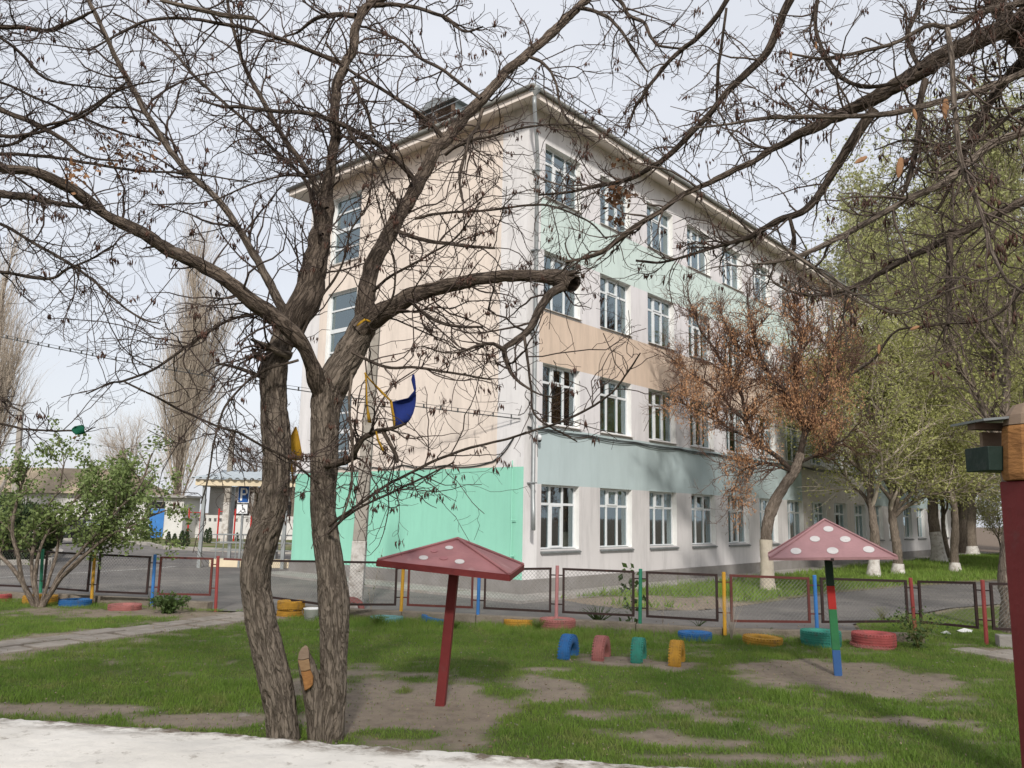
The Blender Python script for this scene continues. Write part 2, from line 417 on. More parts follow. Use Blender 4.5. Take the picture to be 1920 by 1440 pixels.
M['lime'] = pmat('limewashed base', (0.62, 0.595, 0.565), (0.44, 0.41, 0.38), 5, 0.95, 0.6, 30, c3=(0.24, 0.20, 0.165), c3scale=5, c3lo=.48, c3hi=.7)
M['lime_cream'] = pmat('cream limewashed bark', (0.62, 0.55, 0.45), (0.46, 0.40, 0.32), 4, 0.95, 0.5, 25)
M['sign_blue'] = pmat('sign blue', (0.012, 0.085, 0.30), (0.01, 0.075, 0.27), 3, 0.4)
M['sign_white'] = pmat('sign white', (0.78, 0.79, 0.8), (0.72, 0.73, 0.74), 3, 0.4)
M['black'] = pmat('black paint', (0.012, 0.012, 0.012), (0.008, 0.008, 0.008), 3, 0.5)
M['galv'] = pmat('galvanised steel', (0.34, 0.36, 0.36), (0.25, 0.265, 0.27), 4, 0.45, spec=0.5, metallic=0.4)
M['cream'] = pmat('cream fascia', (0.66, 0.56, 0.40), (0.58, 0.49, 0.35), 3, 0.7)
M['tin_blue'] = pmat('pale blue tin roof', (0.48, 0.53, 0.56), (0.40, 0.45, 0.48), 3, 0.5, spec=0.4)
M['roof_tan'] = pmat('tan roof', (0.36, 0.29, 0.21), (0.26, 0.21, 0.15), 1, 0.95)
M['far_white'] = pmat('far white limewash', (0.60, 0.59, 0.57), (0.48, 0.465, 0.445), 0.6, 0.9)
M['far_grey'] = pmat('far grey concrete', (0.34, 0.325, 0.31), (0.27, 0.255, 0.24), 0.5, 0.95)
M['flag_blue'] = pmat('blue cloth', (0.022, 0.045, 0.24), (0.016, 0.035, 0.19), 4, 0.85, trans=0.25)
M['flag_yellow'] = pmat('yellow cloth', (0.58, 0.34, 0.03), (0.45, 0.25, 0.025), 4, 0.85, trans=0.25)
M['rag_green'] = pmat('green rag', (0.01, 0.14, 0.075), (0.008, 0.09, 0.05), 6, 0.9, trans=0.2)
M['plastic_white'] = pmat('white plastic', (0.75, 0.75, 0.74), (0.6, 0.6, 0.59), 6, 0.5)
M['soil'] = pmat('bare soil', (0.20, 0.155, 0.12), (0.13, 0.10, 0.075), 3, 0.97, 0.5, 30, 0.1)
M['debris'] = pmat('dry leaf crumbs', (0.36, 0.29, 0.20), (0.13, 0.085, 0.05), 2.5, 0.95)
M['stone'] = pmat('grey stone', (0.28, 0.25, 0.22), (0.18, 0.16, 0.14), 8, 0.95, 0.5, 20)
def groundmat():
    m = bpy.data.materials.new('lawn and bare soil'); m.use_nodes = True
    t = m.node_tree; N = t.nodes; L = t.links; b = N['Principled BSDF']
    b.inputs['Roughness'].default_value = 0.97; b.inputs['Specular IOR Level'].default_value = 0.1
    tcn = N.new('ShaderNodeTexCoord')
    def noise(s, d=7, ro=0.6):
        n = N.new('ShaderNodeTexNoise'); n.inputs['Scale'].default_value = s; n.inputs['Detail'].default_value = d; n.inputs['Roughness'].default_value = ro
        L.new(tcn.outputs['Object'], n.inputs['Vector']); return n
    n1, n2, n3 = noise(0.7), noise(6.0, 8, 0.7), noise(55.0, 4)
    def ramp(n, a, b_, lo=0.3, hi=0.7):
        r = N.new('ShaderNodeValToRGB'); e = r.color_ramp.elements
        e[0].position, e[1].position = lo, hi; e[0].color, e[1].color = (*a, 1), (*b_, 1)
        L.new(n.outputs['Fac'], r.inputs['Fac']); return r
    soil = ramp(n1, (0.20, 0.162, 0.128), (0.30, 0.245, 0.195))
    soil2 = ramp(n2, (0.11, 0.088, 0.068), (0.31, 0.255, 0.20), 0.3, 0.6)
    ms = N.new('ShaderNodeMix'); ms.data_type = 'RGBA'; ms.inputs['Factor'].default_value = 0.5
    L.new(soil.outputs['Color'], ms.inputs['A']); L.new(soil2.outputs['Color'], ms.inputs['B'])
    gr = ramp(n2, (0.06, 0.085, 0.024), (0.12, 0.15, 0.04))
    at_ = N.new('ShaderNodeAttribute'); at_.attribute_name = 'grassy'
    ad = N.new('ShaderNodeMath'); ad.operation = 'MULTIPLY_ADD'; ad.inputs[1].default_value = 1.0; ad.use_clamp = True
    sub = N.new('ShaderNodeMath'); sub.operation = 'SUBTRACT'; sub.inputs[1].default_value = 0.5
    L.new(n2.outputs['Fac'], sub.inputs[0]); L.new(at_.outputs['Fac'], ad.inputs[0]); L.new(sub.outputs['Value'], ad.inputs[2])
    mx = N.new('ShaderNodeMix'); mx.data_type = 'RGBA'
    L.new(ad.outputs['Value'], mx.inputs['Factor']); L.new(ms.outputs['Result'], mx.inputs['A']); L.new(gr.outputs['Color'], mx.inputs['B'])
    L.new(mx.outputs['Result'], b.inputs['Base Color'])
    bp = N.new('ShaderNodeBump'); bp.inputs['Strength'].default_value = 0.7; bp.inputs['Distance'].default_value = 0.02
    am = N.new('ShaderNodeMath'); am.operation = 'ADD'
    L.new(n2.outputs['Fac'], am.inputs[0]); L.new(n3.outputs['Fac'], am.inputs[1])
    L.new(am.outputs['Value'], bp.inputs['Height']); L.new(bp.outputs['Normal'], b.inputs['Normal'])
    return m
M['lawn'] = groundmat()

# ------------------------------------------------------------------ numpy noise and polygon test
def _hash(ix, iy, seed):
    h = (ix.astype(np.int64) * 374761393 + iy.astype(np.int64) * 668265263 + seed * 1442695041) & 0x7fffffff
    h = (h ^ (h >> 13)) * 1274126177 & 0x7fffffff
    return ((h ^ (h >> 16)) & 0xffff) / 65535.0
def vnoise(x, y, seed=0):
    ix, iy = np.floor(x), np.floor(y); fx, fy = x - ix, y - iy
    fx, fy = fx * fx * (3 - 2 * fx), fy * fy * (3 - 2 * fy)
    a, b = _hash(ix, iy, seed), _hash(ix + 1, iy, seed); c, d = _hash(ix, iy + 1, seed), _hash(ix + 1, iy + 1, seed)
    return (a * (1 - fx) + b * fx) * (1 - fy) + (c * (1 - fx) + d * fx) * fy
def fbm(x, y, seed=0, o=4):
    s = 0; a = 0.5
    for i in range(o):
        s = s + a * vnoise(x * 2 ** i, y * 2 ** i, seed + i); a *= 0.5
    return s / (1 - 0.5 ** o)
def inside(poly, x, y):
    r = np.zeros(x.shape, bool); n = len(poly)
    for i in range(n):
        x0, y0 = poly[i]; x1, y1 = poly[(i + 1) % n]
        c = ((y0 > y) != (y1 > y)) & (x < (x1 - x0) * (y - y0) / (y1 - y0 + 1e-12) + x0)
        r ^= c
    return r

# ------------------------------------------------------------------ ground, road, lawns
TH = R(41.025)
CX, CY = 0.36, 22.08
DR = np.array([math.sin(TH), math.cos(TH)]); DL = np.array([-math.cos(TH), math.sin(TH)])
def bl(s, t): return (CX + DR[0] * s + DL[0] * t, CY + DR[1] * s + DL[1] * t)   # building plan -> world
def fence_y(x): return 16.25 - 0.243 * x

ROAD = [(-60, 31.2), (-20, 21.3), (-10, 18.9), (-4, 17.4), (0, 16.45), (4, 15.45), (6.6, 15.55), (7.3, 17.66), (9.24, 19.32), (11.28, 21.28),
        (14, 23), (20, 27.3), (34, 36), (36, 41), (19.3, 32), (13.42, 27.93), (9.74, 24.96), (6.03, 21.0), (4.6, 19.7), (3.0, 19.4),
        (1.9, 20.6), (0.8, 22.6), (-2, 26), (-4, 32), (-6, 40), (-14.5, 42.1), (-18.2, 43.7), (-21, 48), (-40, 60), (-45, 56), (-25, 45), (-20.2, 37.3),
        (-17.2, 31), (-18.4, 30), (-30, 33), (-60, 43)]
b = MB(); S = 450
b.add([(-S, -S, 0), (S, -S, 0), (S, S, 0), (-S, S, 0)], [(0, 1, 2, 3)])
g = b.build('ground', M['soil']); g.location.z = -0.03; tag(g, kind='structure')
b = MB(); b.add([(x, y, 0) for x, y in ROAD], [tuple(range(len(ROAD)))])
tag(b.build('road', M['asphalt']), kind='structure')
# faded lane line
b = MB()
pts = [gp(-300, 1108), gp(0, 1083), gp(290, 1066), gp(330, 1062)]
for i in range(len(pts) - 1):
    a, c = pts[i], pts[i + 1]; d = (c - a) / np.linalg.norm(c - a); nrm = np.array([-d[1], d[0], 0]) * 0.09
    b.add([a - nrm, c - nrm, c + nrm, a + nrm], [(0, 1, 2, 3)])
o = b.build('road_line', M['line']); o.location.z = 0.006; tag(o, kind='structure')

def ell(px, py, rx, ry, amt):
    c = gp(px, py); dx = rx * c[1] / F_PX; dy = (gp(px, py - ry)[1] - gp(px, py + ry)[1]) / 2
    return (c[0], c[1], dx, dy, amt)
PATCH = [ell(*p) for p in [
    (800, 1330, 185, 50, 1.5), (700, 1370, 90, 30, 1.2), (1030, 1300, 75, 22, .8), (1115, 1345, 70, 14, .7), (1180, 1385, 110, 10, .55), (1575, 1274, 165, 27, 1.6),
    (90, 1338, 150, 13, 1.1), (390, 1362, 130, 15, 1.1), (1310, 1402, 100, 10, .5), (1450, 1432, 220, 10, .7), (1700, 1357, 50, 12, .8),
    (1880, 1400, 70, 40, .55), (1290, 1325, 60, 12, .45), (1340, 1360, 40, 10, .6), (1150, 1245, 70, 10, .8), (1260, 1255, 40, 9, .9), (250, 1154, 260, 9, .8),
    (820, 1300, 40, 10, .5), (1010, 1265, 70, 9, .4), (1560, 1225, 120, 5, .3),
    (740, 1385, 75, 10, -1.6), (1010, 1378, 62, 34, -1.3), (330, 1330, 60, 8, -.6), (940, 1310, 45, 14, -.5), (757, 1303, 20, 6, -.9), (550, 1300, 20, 30, 1.0)]]
PATCH2 = [ell(*p) for p in [(1250, 1130, 190, 9, 1.0), (1120, 1128, 60, 6, .6), (1330, 1142, 90, 6, .8), (1330, 1098, 45, 5, .5)]]
def grassiness(x, y, patches, base=0.95):
    n = fbm(x * 0.55, y * 0.8, 3); n2 = fbm(x * 2.6, y * 3.4, 9)
    g = base + (n - 0.5) * 1.0 + (n2 - 0.5) * 1.2 + (fbm(x * 7, y * 9, 15) - .5) * .5
    for (ax, ay), (cx_, cy_), hw in ((( -9.4, 9.2), (-5.0, 17.0), .5), ((8.0, 14.0), (9.6, 9.5), .45)):
        dx, dy = cx_ - ax, cy_ - ay; L_ = math.hypot(dx, dy); u = ((x - ax) * dx + (y - ay) * dy) / L_
        dd = np.abs((x - ax) * -dy + (y - ay) * dx) / L_ + np.maximum(0, u - L_) + np.maximum(0, -u)
        g = g - 1.1 / (1 + np.exp((dd - hw) * 14)) - .45 * np.exp(-((dd - hw - .25) / .35) ** 2)
    for cx, cy, rx, ry, a in patches:
        q = ((x - cx) / rx) ** 2 + ((y - cy) / ry) ** 2
        g = g - a * np.exp(-q ** 1.3 * 0.9)
    return np.clip((g - 0.33) * 2.2, 0, 1)
LAWN = [(-20, 0.5), (16, 0.5), (26, 20), (30, 31), (14, 22.9), (11.28, 21.2), (9.24, 19.2), (7.3, 17.5), (6.6, 15.5), (4, 15.3), (0, 16.28), (-10, 18.7), (-20, 21.1)]
LAWN2 = [(1.9, 20.6), (3.0, 19.5), (4.6, 19.8), (6.03, 21.1), (9.74, 25.05), (13.42, 28), (19.3, 32.1), (36, 41), (60, 60), (75, 90), bl(58, -1.1), bl(0.2, -1.1)]
LAWN3 = [(-14.5, 42.4), (-18.2, 44), (-21, 48.3), (-40, 60.4), (-40, 75), (8, 75), (-5, 40.2)]
LAWN4 = [(-60, 43.2), (-30, 33.2), (-18.4, 30.2), (-17.4, 31), (-20.4, 37.3), (-25.2, 45), (-45, 56.2), (-60, 60)]
def lawn(name, poly, step, patches, base, z0, amp):
    xs = [p[0] for p in poly]; ys = [p[1] for p in poly]
    gx = np.arange(min(xs), max(xs) + step, step); gy = np.arange(min(ys), max(ys) + step, step)
    X, Y = np.meshgrid(gx, gy); ny, nx = X.shape
    Z = z0 + amp * fbm(X * 0.6, Y * 0.6, 21) + amp * 0.5 * fbm(X * 3, Y * 3, 31)
    G = grassiness(X, Y, patches, base)
    dist = np.full(X.shape, 1e9)
    for i in range(len(poly)):
        (ax, ay), (bx_, by_) = poly[i], poly[(i + 1) % len(poly)]; dx, dy = bx_ - ax, by_ - ay
        u = np.clip(((X - ax) * dx + (Y - ay) * dy) / (dx * dx + dy * dy + 1e-9), 0, 1); dist = np.minimum(dist, np.hypot(X - ax - u * dx, Y - ay - u * dy))
    e_ = np.clip((dist - step * 1.2) / .5, 0, 1); Z = -.006 + (Z + .006) * e_
    G = G * np.clip(.35 + e_ + .6 * (fbm(X * 2, Y * 2, 41) - .5), 0, 1)
    idx = np.arange(nx * ny).reshape(ny, nx)
    q = np.stack([idx[:-1, :-1], idx[:-1, 1:], idx[1:, 1:], idx[1:, :-1]], -1).reshape(-1, 4)
    cxy = inside(poly, X.ravel()[q].mean(1), Y.ravel()[q].mean(1))
    o = mesh_np(name, np.stack([X.ravel(), Y.ravel(), Z.ravel()], 1), q[cxy], M['lawn'], smooth=True, attr=G.ravel())
    return tag(o, kind='structure')
lawn('lawn', LAWN, 0.11, PATCH, 1.0, 0.004, 0.05)
lawn('school_lawn', LAWN2, 0.2, PATCH2, 1.05, 0.004, 0.06)
lawn('verge', LAWN3, 0.8, [], 0.75, 0.004, 0.06)
lawn('verge_island', LAWN4, 0.8, [], 1.0, 0.05, 0.06)
def blades(name, poly, patches, base, n, hmin, hmax, wid, seed, region=None, ymax=1e9, power=1.6, label='short green lawn grass with bare worn patches'):
    rng = np.random.default_rng(seed)
    xs = [p[0] for p in poly]; ys = [p[1] for p in poly]
    if region: x0, x1, y0, y1 = region
    else: x0, x1, y0, y1 = min(xs), max(xs), min(ys), max(ys)
    x = rng.uniform(x0, x1, n * 3); y = y0 + (y1 - y0) * rng.uniform(0, 1, n * 3) ** power
    gr = grassiness(x, y, patches, base)
    vis = np.abs(x) < y * 0.68 + 0.8
    keep = inside(poly, x, y) & (rng.uniform(0, 1, len(x)) < gr ** 1.3 + .035) & vis
    x, y, gr = x[keep][:n], y[keep][:n], gr[keep][:n]; k = len(x)
    h = rng.uniform(hmin, hmax, k) * (0.45 + 0.75 * fbm(x * 0.9, y * 0.9, 5) ** 1.2 * 1.5) * (0.5 + 0.5 * gr)
    clump = vnoise(x * 3, y * 3, 77)
    if ymax < 100: h = h * (1 + 1.2 * np.exp(-((y - 15.2 + .24 * x) / 1.3) ** 2) * (vnoise(x * 1.1, y * 1.1, 12) > .35) * (np.abs(x - .8) < 4.5))
    h = h * np.where(clump > 0.8, 1.5, 1.0)
    a = rng.uniform(0, 2 * np.pi, k); wv = wid * rng.uniform(0.6, 1.3, k)
    lean = h * rng.uniform(0.1, 0.9, k); la = rng.uniform(0, 2 * np.pi, k)
    V = np.zeros((k, 5, 3), np.float32)
    z0 = 0.004 + 0.05 * fbm(x * 0.6, y * 0.6, 21) + 0.01
    dx, dy = np.cos(a) * wv / 2, np.sin(a) * wv / 2
    V[:, 0] = np.stack([x - dx, y - dy, z0], 1); V[:, 1] = np.stack([x + dx, y + dy, z0], 1)
    mx, my = x + np.cos(la) * lean * .35, y + np.sin(la) * lean * .35
    V[:, 2] = np.stack([mx + dx * .8, my + dy * .8, z0 + h * .6], 1); V[:, 3] = np.stack([mx - dx * .8, my - dy * .8, z0 + h * .6], 1)
    V[:, 4] = np.stack([x + np.cos(la) * lean, y + np.sin(la) * lean, z0 + h], 1)
    i = np.arange(k)[:, None] * 5
    nr = y < 10.5; far = ~nr
    T = np.concatenate([i[nr] + [0, 1, 2], i[nr] + [0, 2, 3], i[nr] + [3, 2, 4], i[far] + [0, 1, 4]], 0)
    o = mesh_np(name, V.reshape(-1, 3), T, M['grass_blade'])
    return tag(o, label, 'grass', kind='stuff')
blades('grass', LAWN, PATCH, 1.0, 370000, 0.02, 0.07, 0.008, 1, (-12, 10, 3.5, 19.5), power=1.35, ymax=50)
blades('grass', LAWN2, PATCH2, 1.05, 60000, 0.08, 0.24, 0.03, 2, (1, 40, 19, 55), power=1.2, label='green grass between the curved path and the school wall')

# ------------------------------------------------------------------ kerbs, path slabs, front wall
def strip(name, pts, width, z0, z1, mat, seg=1.5, jitter=0.012, parent=None):
    """a kerb built of separate stones along a line; returns list of stones"""
    res = []
    for i in range(len(pts) - 1):
        a, c = Vector((*pts[i], 0)), Vector((*pts[i + 1], 0)); L = (c - a).length; n = max(1, round(L / seg)); ang = math.atan2(c.y - a.y, c.x - a.x)
        for k in range(n):
            p = a.lerp(c, (k + 0.5) / n); l = L / n / 2 - 0.006
            b = MB(); b.box(-l, l, -width / 2, width / 2, z0, z1 + random.uniform(-1, 1) * jitter,
                            Matrix.Translation(p + Vector((0, random.uniform(-1, 1) * jitter, 0))) @ Matrix.Rotation(ang + random.uniform(-1, 1) * .006, 4, 'Z'))
            res.append(b.build('kerb_stone', mat, parent, bevel=0.015))
    return res
kb = thing('kerb', 'low brown concrete kerb wall under the playground fence', 'kerb', (0, 0, 0)); 
strip('kerb', [(-24, fence_y(-24)), (-10.6, fence_y(-10.6) + .1), (-6.36, 17.85)], 0.2, -0.05, 0.2, M['kerb'], parent=kb)
strip('kerb', [(-4.4, 17.25), (-2.1, 16.75), (0.9, 16.02), (3.9, 15.17), (5.6, 15.12), (7.35, 14.78)], 0.2, -0.05, 0.2, M['kerb'], parent=kb)
strip('kerb', [(8.5, 14.55), (12, 13.8)], 0.22, -0.05, 0.24, M['kerb_pale'], parent=kb)
k2 = thing('kerb', 'pale concrete kerb round the grass island beyond the road', 'kerb')
strip('kerb', [(-60, 43), (-30, 33), (-18.4, 30), (-17.2, 31), (-20.2, 37.3), (-25, 45)], 0.18, -0.02, 0.2, M['kerb_pale'], 2.0, parent=k2)
k3 = thing('kerb', 'pale kerb of the planting bed with small conifers', 'kerb')
strip('kerb', [(-6, 40), (-14.5, 42.1), (-18.2, 43.7), (-21, 48), (-40, 60)], 0.18, -0.02, 0.18, M['kerb_pale'], 2.0, parent=k3)

def slab_path(label, a, c, width, cols, rows, name='stone_path'):
    t = thing(name, label, 'path'); tag(t, kind='structure')
    a, c = Vector((*a, 0)), Vector((*c, 0)); d = (c - a).normalized(); nrm = Vector((-d.y, d.x, 0)); L = (c - a).length
    for j in range(cols):
        for i in range(rows):
            off = 0.5 if j % 2 else 0.0
            u = (i + off + random.uniform(-.06, .06)) * L / rows; v = (j + 0.5) * width / cols - width / 2
            sx, sy = L / rows / 2 - random.uniform(.015, .05), width / cols / 2 - random.uniform(.015, .04)
            p = a + d * u + nrm * (v + random.uniform(-.03, .03)); p.z = 0.02
            poly = [(-sx, -sy), (sx, -sy), (sx, sy), (-sx, sy)]
            poly = [(x + random.uniform(-.04, .04), y + random.uniform(-.025, .025)) for x, y in poly]
            b = MB(); b.prism(poly, -0.04, 0.045 + random.uniform(-.012, .02),
                  Matrix.Translation(p) @ Matrix.Rotation(math.atan2(d.y, d.x) + random.uniform(-.05, .05), 4, 'Z') @ Matrix.Rotation(random.uniform(-.02, .02), 4, 'X'))
            b.build('slab', M['slab'], t, bevel=0.012)
    return t
slab_path('uneven pale concrete slab path leading to the gap in the fence', (-9.4, 9.2), (-5.0, 17.0), 1.05, 2, 12)
slab_path('broken slab path by the dark red post', (8.0, 14.0), (9.6, 9.5), 1.0, 2, 7)

# white masonry wall right in front of the camera (its broad top is seen)
wl = gp(0, 1345, 1.6); wr = gp(1300, 1440, 1.6)
dv = (wr - wl) / np.linalg.norm(wr - wl)
nv = np.array([-dv[1], dv[0], 0])
ns, nc = 900, 26
V, T, EA = [], [], []
prof = [(-0.0, -1.62), (-0.0, -0.12), (-0.012, -0.05), (-0.045, -0.012)] + [(-0.045 - 0.41 * (i / 14), 0.012 * math.sin(i / 14 * math.pi)) for i in range(1, 14)] + [(-0.46, -0.015), (-0.50, -0.06), (-0.505, -0.14), (-0.51, -1.62)]
for i in range(ns + 1):
    u = -5.0 + 11.5 * i / ns
    for dn, dz in prof:
        p = wl + dv * u + nv * dn
        k = mnoise.noise(Vector((p[0] * 9, p[1] * 9, dz * 9))) * 0.003 + mnoise.noise(Vector((p[0] * 28, p[1] * 28, dz * 20))) * 0.0022 + mnoise.noise(Vector((p[0] * 75, p[1] * 75, dz * 40))) * 0.0022 + mnoise.noise(Vector((u * 1.2, 0, dn))) * 0.004 - .012 * max(0.0, mnoise.noise(Vector((p[0] * 14, p[1] * 14, 5))) - .25) * max(0.0, 1 - abs(dn) / .08) * 2
        edge = 1.0 if dz > -0.2 else 0.4
        EA.append(1.7 * max(0.0, 1 - abs(dn + .05) / .14) + max(0, 1 - abs(dn + .5) / .06))
        V.append((p[0] + nv[0] * k * edge, p[1] + nv[1] * k * edge, 1.617 + dz + k * edge * (1 if dz > -1 else 0)))
m_ = len(prof)
for i in range(ns):
    for k in range(m_ - 1):
        T.append((i * m_ + k, i * m_ + k + 1, (i + 1) * m_ + k + 1, (i + 1) * m_ + k))
fw = mesh_np('garden_wall', V, np.array(T)[:, ::-1], M['whitewash'], smooth=True, attr=EA)
tag(fw, 'broad whitewashed masonry wall top with flaking dirty edge across the bottom', 'wall')

# ------------------------------------------------------------------ the school building
SB = thing('school_building', 'four storey pastel painted school with white windows and mint green end base', 'building', (CX, CY, 0), math.pi / 2 - TH)
LX, LY, TOP = 52.0, 10.63, 14.05
S0, PI_, WW = 0.7755, 2.85, 1.787
NW = 18
FL = [(1.105, 3.007), (4.628, 6.454), (7.965, 9.798), (11.377, 13.11)]   # sill bottom, lintel
DEPTH = 0.26
REV = 0.1
def facade(bl_mb, along, length, openings, zs_extra, xs_extra, matf, flip):
    """grid wall in plane (u,z); along(u,depth,z)->xyz ; openings (u0,u1,z0,z1)"""
    us = sorted(set([0, length] + xs_extra + [o[0] for o in openings] + [o[1] for o in openings]))
    zs = sorted(set(zs_extra + [o[2] for o in openings] + [o[3] for o in openings]))
    for i in range(len(us) - 1):
        for j in range(len(zs) - 1):
            uc, zc = (us[i] + us[i + 1]) / 2, (zs[j] + zs[j + 1]) / 2
            if any(o[0] < uc < o[1] and o[2] < zc < o[3] for o in openings): continue
            q = [along(us[i], 0, zs[j]), along(us[i + 1], 0, zs[j]), along(us[i + 1], 0, zs[j + 1]), along(us[i], 0, zs[j + 1])]
            bl_mb.add(q if not flip else q[::-1], [(0, 1, 2, 3)], None, matf(uc, zc))
    for u0, u1, z0, z1 in openings:
        d = DEPTH
        for q in ([along(u0, 0, z0), along(u0, 0, z1), along(u0, d, z1), along(u0, d, z0)], [along(u1, 0, z0), along(u1, d, z0), along(u1, d, z1), along(u1, 0, z1)],
                  [along(u0, 0, z1), along(u1, 0, z1), along(u1, d, z1), along(u0, d, z1)], [along(u0, 0, z0), along(u0, d, z0), along(u1, d, z0), along(u1, 0, z0)]):
            bl_mb.add(q if not flip else q[::-1], [(0, 1, 2, 3)], None, 8)
wall_mats = [M['white_wall'], M['lilac'], M['beige'], M['peach'], M['peach2'], M['mint'], M['blue_grey'], M['green'], M['reveal'], M['low_wall']]
ops = [(S0 + k * PI_, S0 + k * PI_ + WW, s + REV, t) for k in range(NW) for s, t in FL]
def rmat(u, z):
    if u < 0.6: return 0
    sec = 1 if (19.6 < u < 28.2) else 0
    if z < FL[0][1]: return 9 if not sec else 2
    if z < FL[1][0]: return 6 if not sec else 2
    if z < FL[1][1]: return 1
    if z < FL[2][0]: return 4 if not sec else 1
    if z < FL[2][1]: return 1
    if z < FL[3][0]: return 5 if not sec else 1
    return 0 if z > FL[3][1] else 1
mb = MB()
zx = [0.436, TOP] + [z for f in FL for z in f]
facade(mb, lambda u, d, z: (u, d, z), LX, ops, zx, [0.6, 19.6, 28.2], rmat, False)
mb.build('front_wall', wall_mats, SB)
SW = [(7.66, 9.30, 3.62, 6.05), (7.66, 9.30, 7.06, 9.84), (7.66, 9.30, 10.9, 13.4)]
def lmat(u, z):
    if z < 3.45: return 7
    if u < 1.0: return 0
    if u > 9.75: return 0
    return 3
mb = MB()
facade(mb, lambda u, d, z: (d, u, z), LY, SW, [0.436, 3.45, TOP], [1.0, 9.75], lmat, True)
mb.build('end_wall', wall_mats, SB)
mb = MB(); mb.box(LX - .01, LX, 0, LY, 0.3, TOP); mb.box(0, LX, LY - .01, LY, 0.3, TOP); mb.build('rear_wall', M['white_wall'], SB)
mb = MB()
mb.box(-0.05, LX + .05, -0.05, 0.3, -0.1, 0.436); mb.box(-0.05, 0.3, 0.302, LY + .05, -0.1, 0.436); mb.build('plinth', M['plinth'], SB, bevel=0.012)
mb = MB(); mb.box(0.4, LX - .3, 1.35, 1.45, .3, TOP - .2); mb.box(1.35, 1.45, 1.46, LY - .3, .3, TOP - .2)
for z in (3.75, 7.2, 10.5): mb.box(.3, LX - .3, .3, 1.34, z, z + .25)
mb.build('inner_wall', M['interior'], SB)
# apron pavement round the foot
mb = MB()
mb.box(-0.05, LX, -1.1, -0.052, -0.05, 0.07); mb.box(-1.35, -0.052, -1.1, LY, -0.05, 0.068)
ap = mb.build('pavement', M['pavement']); ap.location = (CX, CY, 0); ap.rotation_euler = (0, 0, math.pi / 2 - TH); tag(ap, kind='structure')

# windows
def win_frame(h, wdt, variant):
    m = MB(); y0, y1 = 0.17, 0.24; f = 0.055; z0 = 0; hz = h * 0.70
    m.box(0, f, y0, y1, 0, h); m.box(wdt - f, wdt, y0, y1, 0, h); m.box(f, wdt - f, y0, y1, h - f, h); m.box(f, wdt - f, y0, y1, 0, f)
    c1, c2 = wdt / 3, 2 * wdt / 3
    for c in (c1, c2): m.box(c - .035, c + .035, y0, y1, f, h - f)
    segs = [(f, c1 - .035), (c1 + .035, c2 - .035), (c2 + .035, wdt - f)]
    for a, c in segs: m.box(a, c, y0 + .004, y1 - .004, hz - .035, hz + .035)
    a, c = segs[1]
    def sash(a, c, za, zb):
        s = 0.05; y = y0 - .022
        m.box(a - .012, a + s, y, y0 + .03, za, zb); m.box(c - s, c + .012, y, y0 + .03, za, zb)
        m.box(a + s, c - s, y, y0 + .03, za, za + s); m.box(a + s, c - s, y, y0 + .03, zb - s, zb)
    if variant in (0, 2): sash(a, c, hz + .02, h - f + .01)
    if variant in (1, 2): sash(a, c, f - .01, hz - .02)
    panes = [(a, c, za, zb) for a, c in segs for za, zb in ((f, hz - .035), (hz + .035, h - f))]
    return m, panes
frames = {}
for fi, (s, t) in enumerate(FL):
    for v in range(3):
        m, panes = win_frame(t - s - REV, WW, v)
        o = m.build('window', M['pvc'], None); frames[fi, v] = (o.data, panes); bpy.data.objects.remove(o)
sillmesh = {}
for nm, mt, th in (('g', M['sill_metal'], .10), ('u', M['sill_white'], .035)):
    m = MB()
    m.add([(-.015, -.07, 0), (WW + .03, -.07, 0), (WW + .03, -.07, th * .4), (-.015, -.07, th * .4), (-.015, .0, 0), (WW + .03, .0, 0), (WW - .003, .17, th + .02), (.003, .17, th + .02), (.003, .17, 0), (WW - .003, .17, 0)],
          [(0, 1, 2, 3), (3, 2, 6, 7), (0, 3, 7, 8), (1, 9, 6, 2), (0, 8, 9, 1)])
    o = m.build('sill', mt, None); sillmesh[nm] = o.data; bpy.data.objects.remove(o)
panemesh = {}
def pane_mesh(w_, h_):
    k = (round(w_, 3), round(h_, 3))
    if k not in panemesh:
        m = MB(); m.box(0, w_, 0, .012, 0, h_); o = m.build('pane', M['glass'], None); panemesh[k] = o.data; bpy.data.objects.remove(o)
    return panemesh[k]
def curtain_mesh(w_, h_, seed):
    rr = random.Random(seed); n = 26; vs, fs = [], []
    ph = rr.uniform(0, 6)
    for i in range(n + 1):
        x = w_ * i / n; y = .03 * math.sin(i * 1.9 + ph) + .012 * math.sin(i * 4.1)
        vs += [(x, y, 0), (x, y * .5, h_)]
    for i in range(n): fs.append((2 * i, 2 * i + 2, 2 * i + 3, 2 * i + 1))
    m = MB(); m.add(vs, fs); o = m.build('curtain', M['curtain'], None); d = o.data; bpy.data.objects.remove(o)
    md = d; return md
cm = {(fi, k): curtain_mesh([.55, 1.1, 1.7][k], FL[fi][1] - FL[fi][0] - .15, fi * 7 + k) for fi in range(4) for k in range(3)}
rw = random.Random(5)
